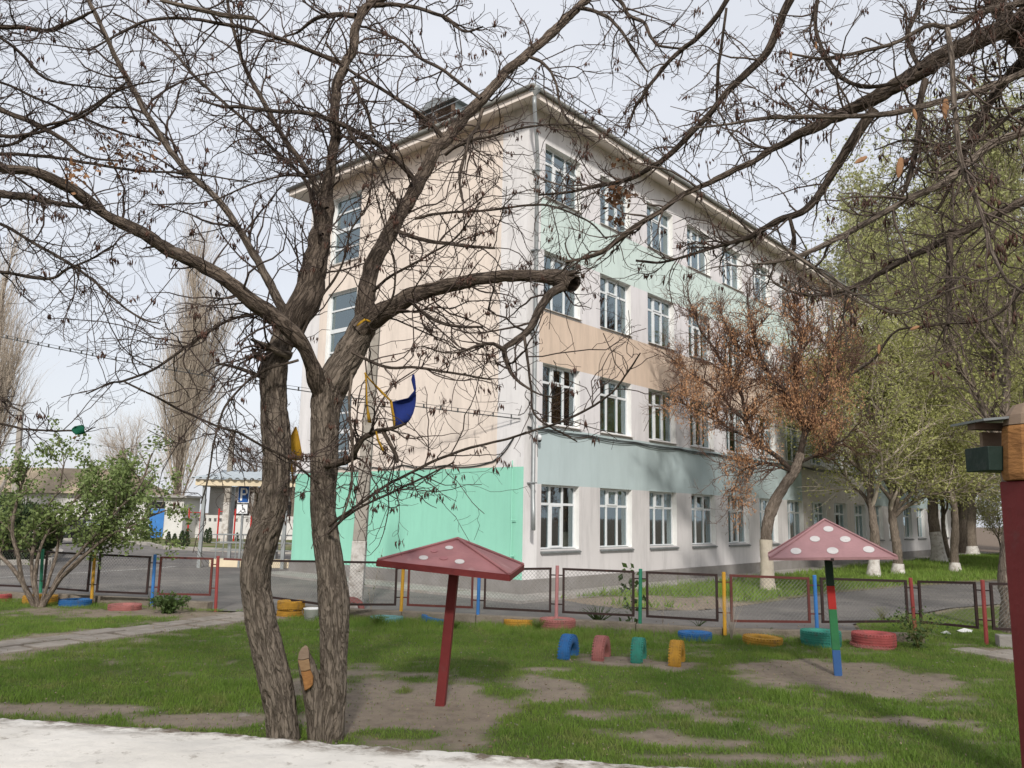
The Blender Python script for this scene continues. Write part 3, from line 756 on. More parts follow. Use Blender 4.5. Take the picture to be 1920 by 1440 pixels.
for fi, (s, t) in enumerate(FL):
    for k in range(NW):
        v = rw.choice([0, 0, 1, 2])
        me, panes = frames[fi, v]
        wob = put('window', me, SB, (S0 + k * PI_, 0, s + REV))
        put('sill', sillmesh['g' if fi == 0 else 'u'], wob, (0, 0, -REV + (0 if fi == 0 else .055)))
        if k < 8:
            for a, c, za, zb in panes: put('pane', pane_mesh(c - a, zb - za), wob, (a, .2, za))
        else:
            m = MB()
            for a, c, za, zb in panes: m.box(a, c, .2, .212, za, zb)
            m.build('glazing', M['glass'], wob)
        q = rw.random()
        kind = 1 if q < .22 else (2 if q < .34 else (0 if q < .8 else None))
        if fi == 3 and k < 2: kind = 2
        if kind is not None:
            cw = [.55, 1.1, 1.7][kind]
            put('curtain', cm[fi, kind], wob, (WW - cw - .04, .42, .02))
# stair windows on the end wall: broad horizontal panes with bars
for u0, u1, z0, z1 in SW:
    m = MB(); x0, x1 = .14, .22; f = .07; H_ = z1 - z0; W_ = u1 - u0
    m.box(x0, x1, 0, f, 0, H_); m.box(x0, x1, W_ - f, W_, 0, H_); m.box(x0, x1, f, W_ - f, 0, f); m.box(x0, x1, f, W_ - f, H_ - f, H_)
    m.box(x0 - .003, x1 + .003, f, W_ - f, H_ * .48, H_ * .48 + .14)
    m.box(x0, x1, f, W_ - f, H_ * .22, H_ * .22 + .06); m.box(x0, x1, f, W_ - f, H_ * .76, H_ * .76 + .06)
    wob = m.build('stair_window', M['pvc'], SB); wob.location = (0, u0, z0)
    zs = [(f, H_ * .22), (H_ * .22 + .06, H_ * .48), (H_ * .48 + .14, H_ * .76), (H_ * .76 + .06, H_ - f)]
    for za, zb in zs:
        m = MB(); m.box(.18, .192, f, W_ - f, za, zb); m.build('pane', M['glass'], wob)
    m = MB()
    for i in range(14): m.box(.25, .258, .25 + i * .085, .262 + i * .085, H_ * .1, H_ * .66)
    m.box(.262, .27, .22, 1.42, H_ * .1, H_ * .1 + .015); m.box(.262, .27, .22, 1.42, H_ * .66 - .015, H_ * .66)
    m.build('security_bars', M['rail_metal'], wob)
    m = MB(); m.box(-.05, .14, -.02, W_ + .02, -.05, .0); m.build('sill', M['sill_white'], wob)
# eaves, roof, gutter
OV = 0.6
mb = MB()
e0, e1 = 13.88, 14.06
def ring(o): return [(-o, -o), (LX + o, -o), (LX + o, LY + o), (-o, LY + o)]
ri, ro = ring(-.02), ring(OV)
v = [(x, y, TOP - .02) for x, y in ri] + [(x, y, e0) for x, y in ro]
mb.add(v, [(i, (i + 1) % 4, 4 + (i + 1) % 4, 4 + i) for i in range(4)])
mb.build('soffit', M['soffit'], SB)
mb = MB()
for i in range(4):
    a, c = Vector((*ro[i], 0)), Vector((*ro[(i + 1) % 4], 0)); d = (c - a).normalized(); nn = Vector((d.y, -d.x, 0))
    p = [a, c, c + nn * .025 + d * .025, a + nn * .025 - d * .025]
    mb.prism([(q.x, q.y) for q in p], e0 - .03, e1)
mb.build('fascia', M['soffit'], SB)
rg = ring(OV + .03)
mb = MB(); v = [(x, y, e1 + .02) for x, y in rg] + [(6.0, LY / 2, 16.9), (LX - 6, LY / 2, 16.9)]
mb.add(v, [(0, 1, 5, 4), (2, 3, 4, 5), (1, 2, 5), (3, 0, 4)]); mb.build('roof', M['roof'], SB)
mb = MB()
ro2 = ring(OV + .09)
for i in range(4):
    a, c = Vector((*ro2[i], e1 + .03)), Vector((*ro2[(i + 1) % 4], e1 + .03)); mb.tube([a, c], .07, 8)
mb.build('gutter', M['gutter'], SB, smooth=True)
# roof edge railing: A-shaped stays and two rails
mb = MB(); 
def stay(p, nrm):
    x, y = p; b0 = 14.16; mb.tube([(x, y, b0), (x, y, 14.93)], .02, 5); mb.tube([(x + nrm[0] * .45, y + nrm[1] * .45, b0 + .2), (x, y, 14.93)], .017, 5)
for k in range(0, 29): stay((-.1 + k * 1.86, -.3), (0, 1))
for k in range(1, 6): stay((-.3, -.1 + k * 1.95), (1, 0))
for z in (14.93, 14.62):
    mb.tube([(-.3, LY + .3, z), (-.3, -.3, z), (LX + .3, -.3, z)], .018, 5)
mb.build('roof_railing', M['rail_metal'], SB)
# louvred dormer on the roof
dm = thing('d', None, None); bpy.data.objects.remove(dm)
mb = MB(); y0, y1 = 5.35, 7.2
mb.box(2.1, 2.2, y0, y0 + .12, 15.3, 16.85); mb.box(2.1, 2.2, y1 - .12, y1, 15.3, 16.85); mb.box(2.1, 2.2, y0 + .12, y1 - .12, 15.3, 15.4); mb.box(2.1, 2.2, (y0 + y1) / 2 - .06, (y0 + y1) / 2 + .06, 15.4, 16.85)
dorm = mb.build('dormer', M['louvre'], SB)
mb = MB(); mb.add([(2.22, y0 + .02, 15.0), (5.5, y0 + .02, 15.9), (5.5, y0 + .02, 16.9), (2.22, y0 + .02, 16.9)], [(0, 1, 2, 3)]); mb.add([(2.22, y1 - .02, 15.0), (2.22, y1 - .02, 16.9), (5.5, y1 - .02, 16.9), (5.5, y1 - .02, 15.9)], [(0, 1, 2, 3)])
mb.box(2.5, 2.55, y0 + .03, y1 - .03, 15.1, 16.3)
mb.build('dormer_cheek', M['blue_grey'], dorm)
for i in range(8):
    m = MB(); z = 15.45 + i * .18; m.box(-.07, .07, y0 + .1, y1 - .1, -.008, .008, Matrix.Translation((2.16, 0, z)) @ Matrix.Rotation(R(35), 4, 'Y')); m.build('slat', M['louvre'], dorm)
mb = MB(); v = [(1.95, y0 - .2, 16.87), (1.95, y1 + .2, 16.87), (5.8, y1 + .2, 16.87), (5.8, y0 - .2, 16.87), (1.95, (y0 + y1) / 2, 17.22), (5.8, (y0 + y1) / 2, 17.22)]
mb.add(v, [(0, 4, 1), (0, 3, 5, 4), (1, 4, 5, 2), (0, 1, 2, 3), (3, 2, 5)]); mb.build('dormer_roof', M['zinc'], dorm)
# downpipe with funnel at the corner
mb = MB(); fx, fy = -.52, -.62
mb.lathe([(.04, 0), (.05, .1), (.17, .24), (.18, .34), (.165, .34), (.15, .25), (.03, .11), (.02, 0)], 14, Matrix.Translation((fx, fy, 13.78)))
mb.tube([(fx, fy, 13.82), (fx, fy, 13.62), (.22, -.16, 12.4), (.22, -.16, 2.75), (.10, -.28, 2.3), (.04, -.34, 1.75)], .058, 8)
mb.build('downpipe', M['galv'], SB, smooth=True)
mb = MB()
for z in (12.0, 9.6, 7.2, 4.9, 3.0): mb.box(.14, .30, -.235, -.001, z, z + .035)
mb.build('pipe_bracket', M['galv'], SB)
# gas pipe on the end wall
mb = MB(); mb.tube([(-.06, .36, .45), (-.06, .36, 3.62)], .018, 6); mb.tube([(-.06, .36, 2.0), (-.06, .2, 2.0)], .014, 6); mb.tube([(-.06, .36, 1.05), (-.06, .25, 1.05), (-.06, .25, 1.12)], .02, 6)
mb.build('gas_pipe', M['green'], SB)
# sagging wall cables
def sag(p0, p1, s, n=12):
    p0, p1 = Vector(p0), Vector(p1)
    return [p0.lerp(p1, i / n) - Vector((0, 0, s * 4 * (i / n) * (1 - i / n))) for i in range(n + 1)]
cabs = []
ys = [10.5, 8.0, 6.3, 4.9, 3.0, 1.1, .35]; zsx = [3.57, 3.60, 3.58, 3.62, 3.56, 3.62, 4.25]
for c in range(2):
    for i in range(len(ys) - 1):
        m = MB(); m.tube(sag((-.03 - c * .02, ys[i], zsx[i]), (-.03 - c * .02, ys[i + 1], zsx[i + 1]), .10 * (1 - .5 * c)), .018 - c * .006, 5); m.build('wall_cable', M['cable'], SB)
xs_ = [0.1, 1.0, 2.9, 5.6, 8.4, 11.2, 14, 17, 20, 23, 26, 29, 32, 35]
for c in range(3):
    for i in range(len(xs_) - 1):
        m = MB(); m.tube(sag((xs_[i], -.03 - c * .012, 4.56 - c * .02), (xs_[i + 1], -.03 - c * .012, 4.56 - c * .02), .03 + .025 * c), .013, 5); m.build('wall_cable', M['cable'], SB)
m = MB(); m.lathe([(.0, 0), (.06, 0), (.06, .1), (.05, .13), (0, .13)], 12, Matrix.Translation((.5, -.14, 4.2)) @ Matrix.Rotation(R(0), 4, 'X'), closed=False); m.lathe([(0, -.055), (.035, -.045), (.05, -.02), (.055, 0)], 12, Matrix.Translation((.5, -.14, 4.2)), mi=1, closed=False)
m.box(.46, .54, -.16, -.001, 4.33, 4.36)
m.build('camera_dome', [M['pvc'], M['black']], SB, smooth=True)

# ------------------------------------------------------------------ trees: curves, tubes, growth
def resample(pts, n):
    """Catmull-Rom through rows of pts (any width), n samples evenly by chord"""
    P = np.asarray(pts, float)
    if len(P) < 3: return np.array([P[0] + (P[-1] - P[0]) * t for t in np.linspace(0, 1, n)])
    Q = np.vstack([2 * P[0] - P[1], P, 2 * P[-1] - P[-2]])
    d = np.r_[0, np.cumsum(np.linalg.norm(np.diff(P[:, :3], axis=0), axis=1))]
    res = []
    for t in np.linspace(0, d[-1], n):
        i = min(np.searchsorted(d, t, side='right') - 1, len(P) - 2); i = max(i, 0)
        u = (t - d[i]) / max(d[i + 1] - d[i], 1e-9)
        a, b_, c, e = Q[i], Q[i + 1], Q[i + 2], Q[i + 3]
        res.append(0.5 * (2 * b_ + (c - a) * u + (2 * a - 5 * b_ + 4 * c - e) * u * u + (3 * b_ - a - 3 * c + e) * u ** 3))
    return np.array(res)
def limb_mesh(name, path, mat, parent, sides=14, bark=0.0, origin=(0, 0, 0), cap=True, flare=None, knob=0.06):
    """path rows x,y,z,r ; adds bark ridges and UVs in metres"""
    P = path[:, :3]; r = path[:, 3]; n = len(P)
    T = np.gradient(P, axis=0); T /= np.linalg.norm(T, axis=1)[:, None] + 1e-9
    up = np.cross(T[0], [0.2, 0.9, 0.3]); up /= np.linalg.norm(up)
    s = np.r_[0, np.cumsum(np.linalg.norm(np.diff(P, axis=0), axis=1))]
    V = np.zeros((n, sides + 1, 3)); UV = np.zeros((n, sides + 1, 2))
    ang = np.linspace(0, 2 * np.pi, sides + 1)
    seed = random.uniform(0, 50)
    for i in range(n):
        up = up - T[i] * up.dot(T[i]); up /= np.linalg.norm(up); sd = np.cross(T[i], up)
        kn = 1 + knob * mnoise.noise(Vector((s[i] * 3.1 / max(r[i] * 8, .12), seed, 2)))
        for k in range(sides + 1):
            a = ang[k % sides]; rr = r[i] * kn
            if bark:
                ca, sa = math.cos(a) * r[i], math.sin(a) * r[i]
                tw = s[i] * .5
                w1 = mnoise.noise(Vector((ca * 16 + seed, sa * 16, s[i] * 2.6)))
                w2 = mnoise.noise(Vector((ca * 34, sa * 34 + seed, s[i] * 6.0)))
                w3 = mnoise.noise(Vector((ca * 5, sa * 5, s[i] * 1.3 + seed)))
                rr += bark * (.1 - 1.7 * max(0.0, 1 - abs(w1) / .16) - 1.0 * max(0.0, 1 - abs(w2) / .2)) + bark * 1.1 * w3
            V[i, k] = P[i] + (up * math.cos(a) + sd * math.sin(a)) * rr
            UV[i, k] = (ang[k] * max(.03, r[i]), s[i])
    idx = np.arange(n * (sides + 1)).reshape(n, sides + 1)
    q = np.stack([idx[:-1, :-1], idx[:-1, 1:], idx[1:, 1:], idx[1:, :-1]], -1).reshape(-1, 4)
    V = V.reshape(-1, 3); UV = UV.reshape(-1, 2)
    if cap:
        V = np.vstack([V, P[-1] + T[-1] * r[-1] * .25]); UV = np.vstack([UV, [0, s[-1]]]); c = len(V) - 1
        q = np.vstack([q, [(idx[-1, k], idx[-1, k + 1], c, c) for k in range(sides)]])
        # degenerate quads -> use tris encoded separately
        q = q[:-sides]
        o = mesh_np(name, V, q, mat, parent, UV, True, origin)
        m2 = MB(); ring_ = [tuple(V[idx[-1, k]] - np.array(origin)) for k in range(sides)]
        me = o.data
        return o
    return mesh_np(name, V, q, mat, parent, UV, True, origin)
def tubes(paths, rads, sides=3):
    Pn, K = paths.shape[:2]
    T = np.gradient(paths, axis=1); T /= np.linalg.norm(T, axis=2)[..., None] + 1e-9
    ref = RNG.normal(size=(Pn, 1, 3)); U = np.cross(T, np.broadcast_to(ref, T.shape)); U /= np.linalg.norm(U, axis=2)[..., None] + 1e-9
    W = np.cross(T, U)
    a = np.arange(sides) * 2 * np.pi / sides
    V = paths[:, :, None, :] + rads[:, :, None, None] * (np.cos(a)[None, None, :, None] * U[:, :, None, :] + np.sin(a)[None, None, :, None] * W[:, :, None, :])
    idx = np.arange(Pn * K * sides).reshape(Pn, K, sides); nx = np.roll(idx, -1, axis=2)
    q = np.stack([idx[:, :-1], nx[:, :-1], nx[:, 1:], idx[:, 1:]], -1).reshape(-1, 4)
    return V.reshape(-1, 3), q
def merge(parts):
    V, Q, n = [], [], 0
    for v, q in parts:
        V.append(v); Q.append(q + n); n += len(v)
    return np.vstack(V), np.vstack(Q)
def grow(paths, rads, count, tr, length, angle, up, K, wig, rmax, rend, grav=0.0, weights=None, rscale=0.6):
    """children of a batch of parent paths (N,K,3): returns (count,K,3),(count,K)"""
    N, KP = paths.shape[:2]
    L = np.linalg.norm(np.diff(paths, axis=1), axis=2).sum(1)
    p = L if weights is None else weights
    pi = RNG.choice(N, count, p=p / p.sum())
    t = RNG.uniform(tr[0], tr[1], count) * (KP - 1); i = np.minimum(t.astype(int), KP - 2); u = (t - i)[:, None]
    base = paths[pi, i] * (1 - u) + paths[pi, i + 1] * u
    pr = rads[pi, i] * (1 - u[:, 0]) + rads[pi, i + 1] * u[:, 0]
    T = paths[pi, i + 1] - paths[pi, i]; T /= np.linalg.norm(T, axis=1)[:, None] + 1e-9
    perp = np.cross(T, RNG.normal(size=(count, 3))); perp /= np.linalg.norm(perp, axis=1)[:, None] + 1e-9
    a = np.radians(RNG.uniform(angle[0], angle[1], count))[:, None]
    d = np.cos(a) * T + np.sin(a) * perp; d[:, 2] += up; d /= np.linalg.norm(d, axis=1)[:, None]
    ln = RNG.uniform(length[0], length[1], count) * (0.6 + 0.7 * RNG.random(count)) * (1.15 - 0.5 * t / KP)
    out = np.zeros((count, K, 3)); out[:, 0] = base
    step = (ln / (K - 1))[:, None]
    for k in range(1, K):
        out[:, k] = out[:, k - 1] + d * step
        d = d + RNG.normal(size=d.shape) * wig; d[:, 2] += grav; d /= np.linalg.norm(d, axis=1)[:, None]
    r0 = np.minimum(pr * rscale, rmax)
    f = np.linspace(0, 1, K)[None, :]
    r = r0[:, None] * (1 - f) + np.minimum(rend, r0)[:, None] * f if hasattr(rend, '__len__') else r0[:, None] * (1 - f) + np.minimum(rend, r0[:, None]) * f
    return out, r
def leafs(pts, size, rng=RNG, long=1.6, droop=0.0, dirs=None):
    """one bent two-quad leaf per point"""
    n = len(pts)
    d = rng.normal(size=(n, 3)) if dirs is None else dirs + rng.normal(size=(n, 3)) * .35
    d[:, 2] -= droop; d /= np.linalg.norm(d, axis=1)[:, None] + 1e-9
    sd = np.cross(d, rng.normal(size=(n, 3))); sd /= np.linalg.norm(sd, axis=1)[:, None] + 1e-9
    s = size * rng.uniform(0.6, 1.35, n)[:, None]; l = s * long
    V = np.stack([pts, pts + d * l * .5 + sd * s * .5, pts + d * l, pts + d * l * .5 - sd * s * .5], 1)
    q = np.arange(n * 4).reshape(n, 4)
    return V.reshape(-1, 3), q
def leafs_tri(pts, size, rng=RNG, long=1.6):
    n = len(pts); d = rng.normal(size=(n, 3)); d /= np.linalg.norm(d, axis=1)[:, None] + 1e-9
    sd = np.cross(d, rng.normal(size=(n, 3))); sd /= np.linalg.norm(sd, axis=1)[:, None] + 1e-9
    s = size * rng.uniform(0.6, 1.35, n)[:, None] * 1.2; l = s * long
    V = np.stack([pts + sd * s * .5, pts + d * l, pts - sd * s * .5], 1)
    return V.reshape(-1, 3), np.arange(n * 3).reshape(n, 3)
def pods(pts, length, width, rng=RNG):
    n = len(pts); l = length * rng.uniform(.6, 1.3, n)[:, None]
    d = np.zeros((n, 3)); d[:, 2] = -1; d += rng.normal(size=(n, 3)) * .22; d /= np.linalg.norm(d, axis=1)[:, None]
    s = np.cross(d, rng.normal(size=(n, 3))); s /= np.linalg.norm(s, axis=1)[:, None]; w3 = np.cross(d, s)
    m = pts + d * l * .5; wv = width
    V = np.stack([pts, m + s * wv, m + w3 * wv * .45, m - s * wv, m - w3 * wv * .45, pts + d * l], 1).reshape(-1, 3)
    i = np.arange(n)[:, None] * 6
    F = np.concatenate([i + np.array(t) for t in ([0, 2, 1], [0, 3, 2], [0, 4, 3], [0, 1, 4], [5, 1, 2], [5, 2, 3], [5, 3, 4], [5, 4, 1])], 0)
    return V, F
def px_path(pts, d0, d1, base_w=None):
    """pts: (px,py,width_px) ; depth runs d0..d1 -> rows x,y,z,r"""
    n = len(pts); rows = []
    for i, (px, py, wd) in enumerate(pts):
        y = d0 + (d1 - d0) * i / (n - 1)
        p = at(px, py, y); rows.append((*p, wd * 0.5 * y / F_PX))
    return np.array(rows)
def wiggle(P, amp, freq, seed):
    Q = P.copy()
    for i in range(len(P)):
        v = mnoise.noise_vector(Vector((P[i, 0] * freq + seed, P[i, 1] * freq, P[i, 2] * freq)))
        Q[i, :3] += np.array(v) * amp * min(1.0, i / 4)
    return Q
def bare_tree(name, label, loc, trunks, limbs, twig_plan, twig_mat, pod_n=0, group=None, pale=()):
    """trunks/limbs: lists of rows arrays (world). twig_plan: list of levels"""
    t = thing(name, label, 'tree', loc, 0, group)
    for k, tr in enumerate(trunks):
        L = np.linalg.norm(np.diff(tr[:, :3], axis=0), axis=1).sum()
        P = resample(tr, int(L / 0.018)); P[:, 3] *= .93; limb_mesh('trunk', P, M['bark'], t, 76, 0.012, loc)
    paths, rads = [], []
    for k, lb in enumerate(limbs):
        L = np.linalg.norm(np.diff(lb[:, :3], axis=0), axis=1).sum()
        rmx = lb[:, 3].max(); big = rmx > 0.045
        P = resample(lb, max(12, int(L / (0.035 if big else 0.06)))); P[:, 3] = np.maximum(P[:, 3], .003)
        P[:, 3] *= .9; P = wiggle(P, max(.02, rmx * .35), 1.6, k * 3.7); P = wiggle(P, max(.008, rmx * .15), 6.0, k * 1.7)
        mt = M['bark_pale'] if k in pale else (M['bark_limb'] if rmx > .07 else M['bark_dark'])
        limb_mesh('limb' if big else 'branch', P, mt, t, 22 if rmx > .07 else (12 if big else 7), .006 if rmx > .07 else (.003 if big else .0), loc, knob=.12)
        Q = resample(P, 20); paths.append(Q[:, :3]); rads.append(Q[:, 3])
    paths, rads = np.array(paths), np.array(rads)
    allv, tips = [], []
    cur_p, cur_r = paths, rads
    pools = [(paths, rads)]
    for lv in twig_plan:
        srcs = lv.pop('src', [-1])
        KK = 20
        sp = np.concatenate([_rs(pools[s][0], KK) for s in srcs]); sr = np.concatenate([_rs(pools[s][1][..., None], KK)[..., 0] for s in srcs])
        sides = lv.pop('sides', 3)
        cp, cr = grow(sp, sr, **lv); pools.append((cp, cr)); allv.append(tubes(cp, cr, sides))
    v, q = merge(allv)
    o = mesh_np('twigs', v, q, twig_mat, t, None, True, loc); tag(o, kind='stuff')
    if pod_n:
        fp = np.concatenate([p[0].reshape(-1, 3) for p in pools[-2:]])
        # clusters: pick cluster centres, several pods each
        c = fp[RNG.choice(len(fp), max(1, pod_n // 7))]
        pts = np.repeat(c, 7, axis=0) + RNG.normal(size=(len(c) * 7, 3)) * [.018, .018, .012]
        v, q = pods(pts, .062, .0085); o = mesh_np('seed_pods', v, q, M['pod'], t, None, False, loc); tag(o, kind='stuff')
    return t, pools
def _rs(p, K):
    n, k, d = p.shape
    if k == K: return p
    t = np.linspace(0, k - 1, K); i = np.minimum(t.astype(int), k - 2); u = (t - i)[None, :, None]
    return p[:, i] * (1 - u) + p[:, i + 1] * u

# ---- tree A: left stem of the pair in front
D = 7.9
A_trunk = px_path([(540, 1470, 84), (535, 1410, 68), (531, 1370, 63), (522, 1300, 64), (500, 1210, 62), (482, 1130, 59), (479, 1070, 60), (492, 1010, 62), (508, 960, 58), (518, 900, 57),
                   (518, 830, 58), (514, 760, 55), (513, 700, 56), (522, 660, 48), (533, 630, 46)], D, D - .05)
A_up = px_path([(530, 645, 46), (548, 610, 56), (572, 572, 64), (590, 505, 56), (604, 430, 42), (618, 350, 28), (628, 250, 23), (638, 160, 22), (655, 85, 23), (668, 30, 20), (700, 8, 16), (760, -25, 14)], D - .05, D + .5)
A_l = [A_up,
       px_path([(545, 610, 24), (520, 560, 20), (485, 490, 18), (455, 440, 15), (415, 385, 14), (350, 320, 14), (300, 250, 13), (262, 190, 13), (225, 120, 12), (195, 60, 11), (165, 5, 10), (140, -40, 9)], D, D - 1.2),
       px_path([(640, 118, 11), (567, 90, 10), (480, 60, 9), (400, 42, 8), (333, 33, 7), (283, 37, 7), (233, 58, 6), (167, 97, 4)], D + .3, D - .6),
       px_path([(604, 440, 10), (593, 427, 9), (580, 353, 9), (547, 310, 8), (500, 267, 8), (433, 203, 7), (363, 143, 7), (327, 97, 6), (280, 57, 5), (213, 25, 4)], D, D + 1.2),
       px_path([(612, 390, 14), (567, 307, 12), (527, 250, 11), (493, 190, 11), (460, 127, 9), (440, 63, 8), (427, 0, 7)], D, D + .2),
       px_path([(500, 585, 7), (433, 597, 6.5), (390, 623, 6), (333, 663, 6), (287, 693, 5.5), (233, 713, 5), (200, 720, 4), (160, 740, 3)], D, D - 1.6),
       px_path([(230, 714, 4), (287, 743, 4.5), (333, 767, 5), (400, 797, 5), (450, 813, 5), (493, 837, 5.5), (547, 863, 5), (600, 907, 4)], D - 1.5, D - .4),
       px_path([(560, 675, 6), (493, 697, 6), (450, 730, 5), (423, 763, 5), (410, 797, 4.5), (397, 847, 4), (387, 903, 3.5), (377, 947, 2.5)], D - .3, D - .9),
       px_path([(507, 672, 12), (486, 672, 11), (474, 655, 9)], D - .1, D - .3),
       px_path([(500, 712, 10), (480, 703, 9), (440, 688, 7), (407, 680, 4)], D - .1, D - .5),
       px_path([(545, 668, 20), (515, 655, 17), (490, 646, 13), (470, 637, 7)], D - .15, D - .5),
       px_path([(660, 148, 9), (675, 182, 8), (690, 217, 8), (702, 257, 6)], D + .2, D - .6),
       px_path([(650, 235, 8), (665, 265, 8), (687, 290, 7), (705, 312, 6), (725, 350, 5), (747, 385, 4)], D, D - .5),
       px_path([(668, 30, 14), (630, 28, 11), (590, 35, 9), (560, 60, 6), (530, 70, 4)], D + .4, D + 1.2),
       px_path([(690, 10, 12), (760, 12, 9), (830, 30, 8), (870, 60, 6), (905, 50, 4)], D + .4, D - .4),
       px_path([(640, 300, 7), (590, 330, 6), (540, 330, 5), (470, 345, 4), (380, 380, 3.5), (280, 385, 3)], D, D - 1),
       px_path([(300, 0, 8), (360, 18, 11), (420, 27, 11), (476, 33, 9)], D - 2.6, D - 2.4)]
A, poolA = bare_tree('locust_tree', 'dark bare tree of which the left trunk bends and holds broken stubs', tuple(A_trunk[1, :2]) + (0,), [A_trunk], A_l,
    [dict(src=[0], count=240, tr=(.12, 1), length=(.5, 1.5), angle=(25, 75), up=.12, K=9, wig=.22, rmax=.013, rend=.0034, rscale=.5, sides=4),
     dict(src=[0, 1], count=980, tr=(.15, 1), length=(.2, .75), angle=(25, 80), up=.05, K=7, wig=.28, rmax=.0085, rend=.0028),
     dict(src=[1, 2], count=1800, tr=(.1, 1), length=(.05, .26), angle=(30, 90), up=.0, K=4, wig=.35, rmax=.0055, rend=.0027)], M['twig'], 1500, pale=(1, 10, 16))
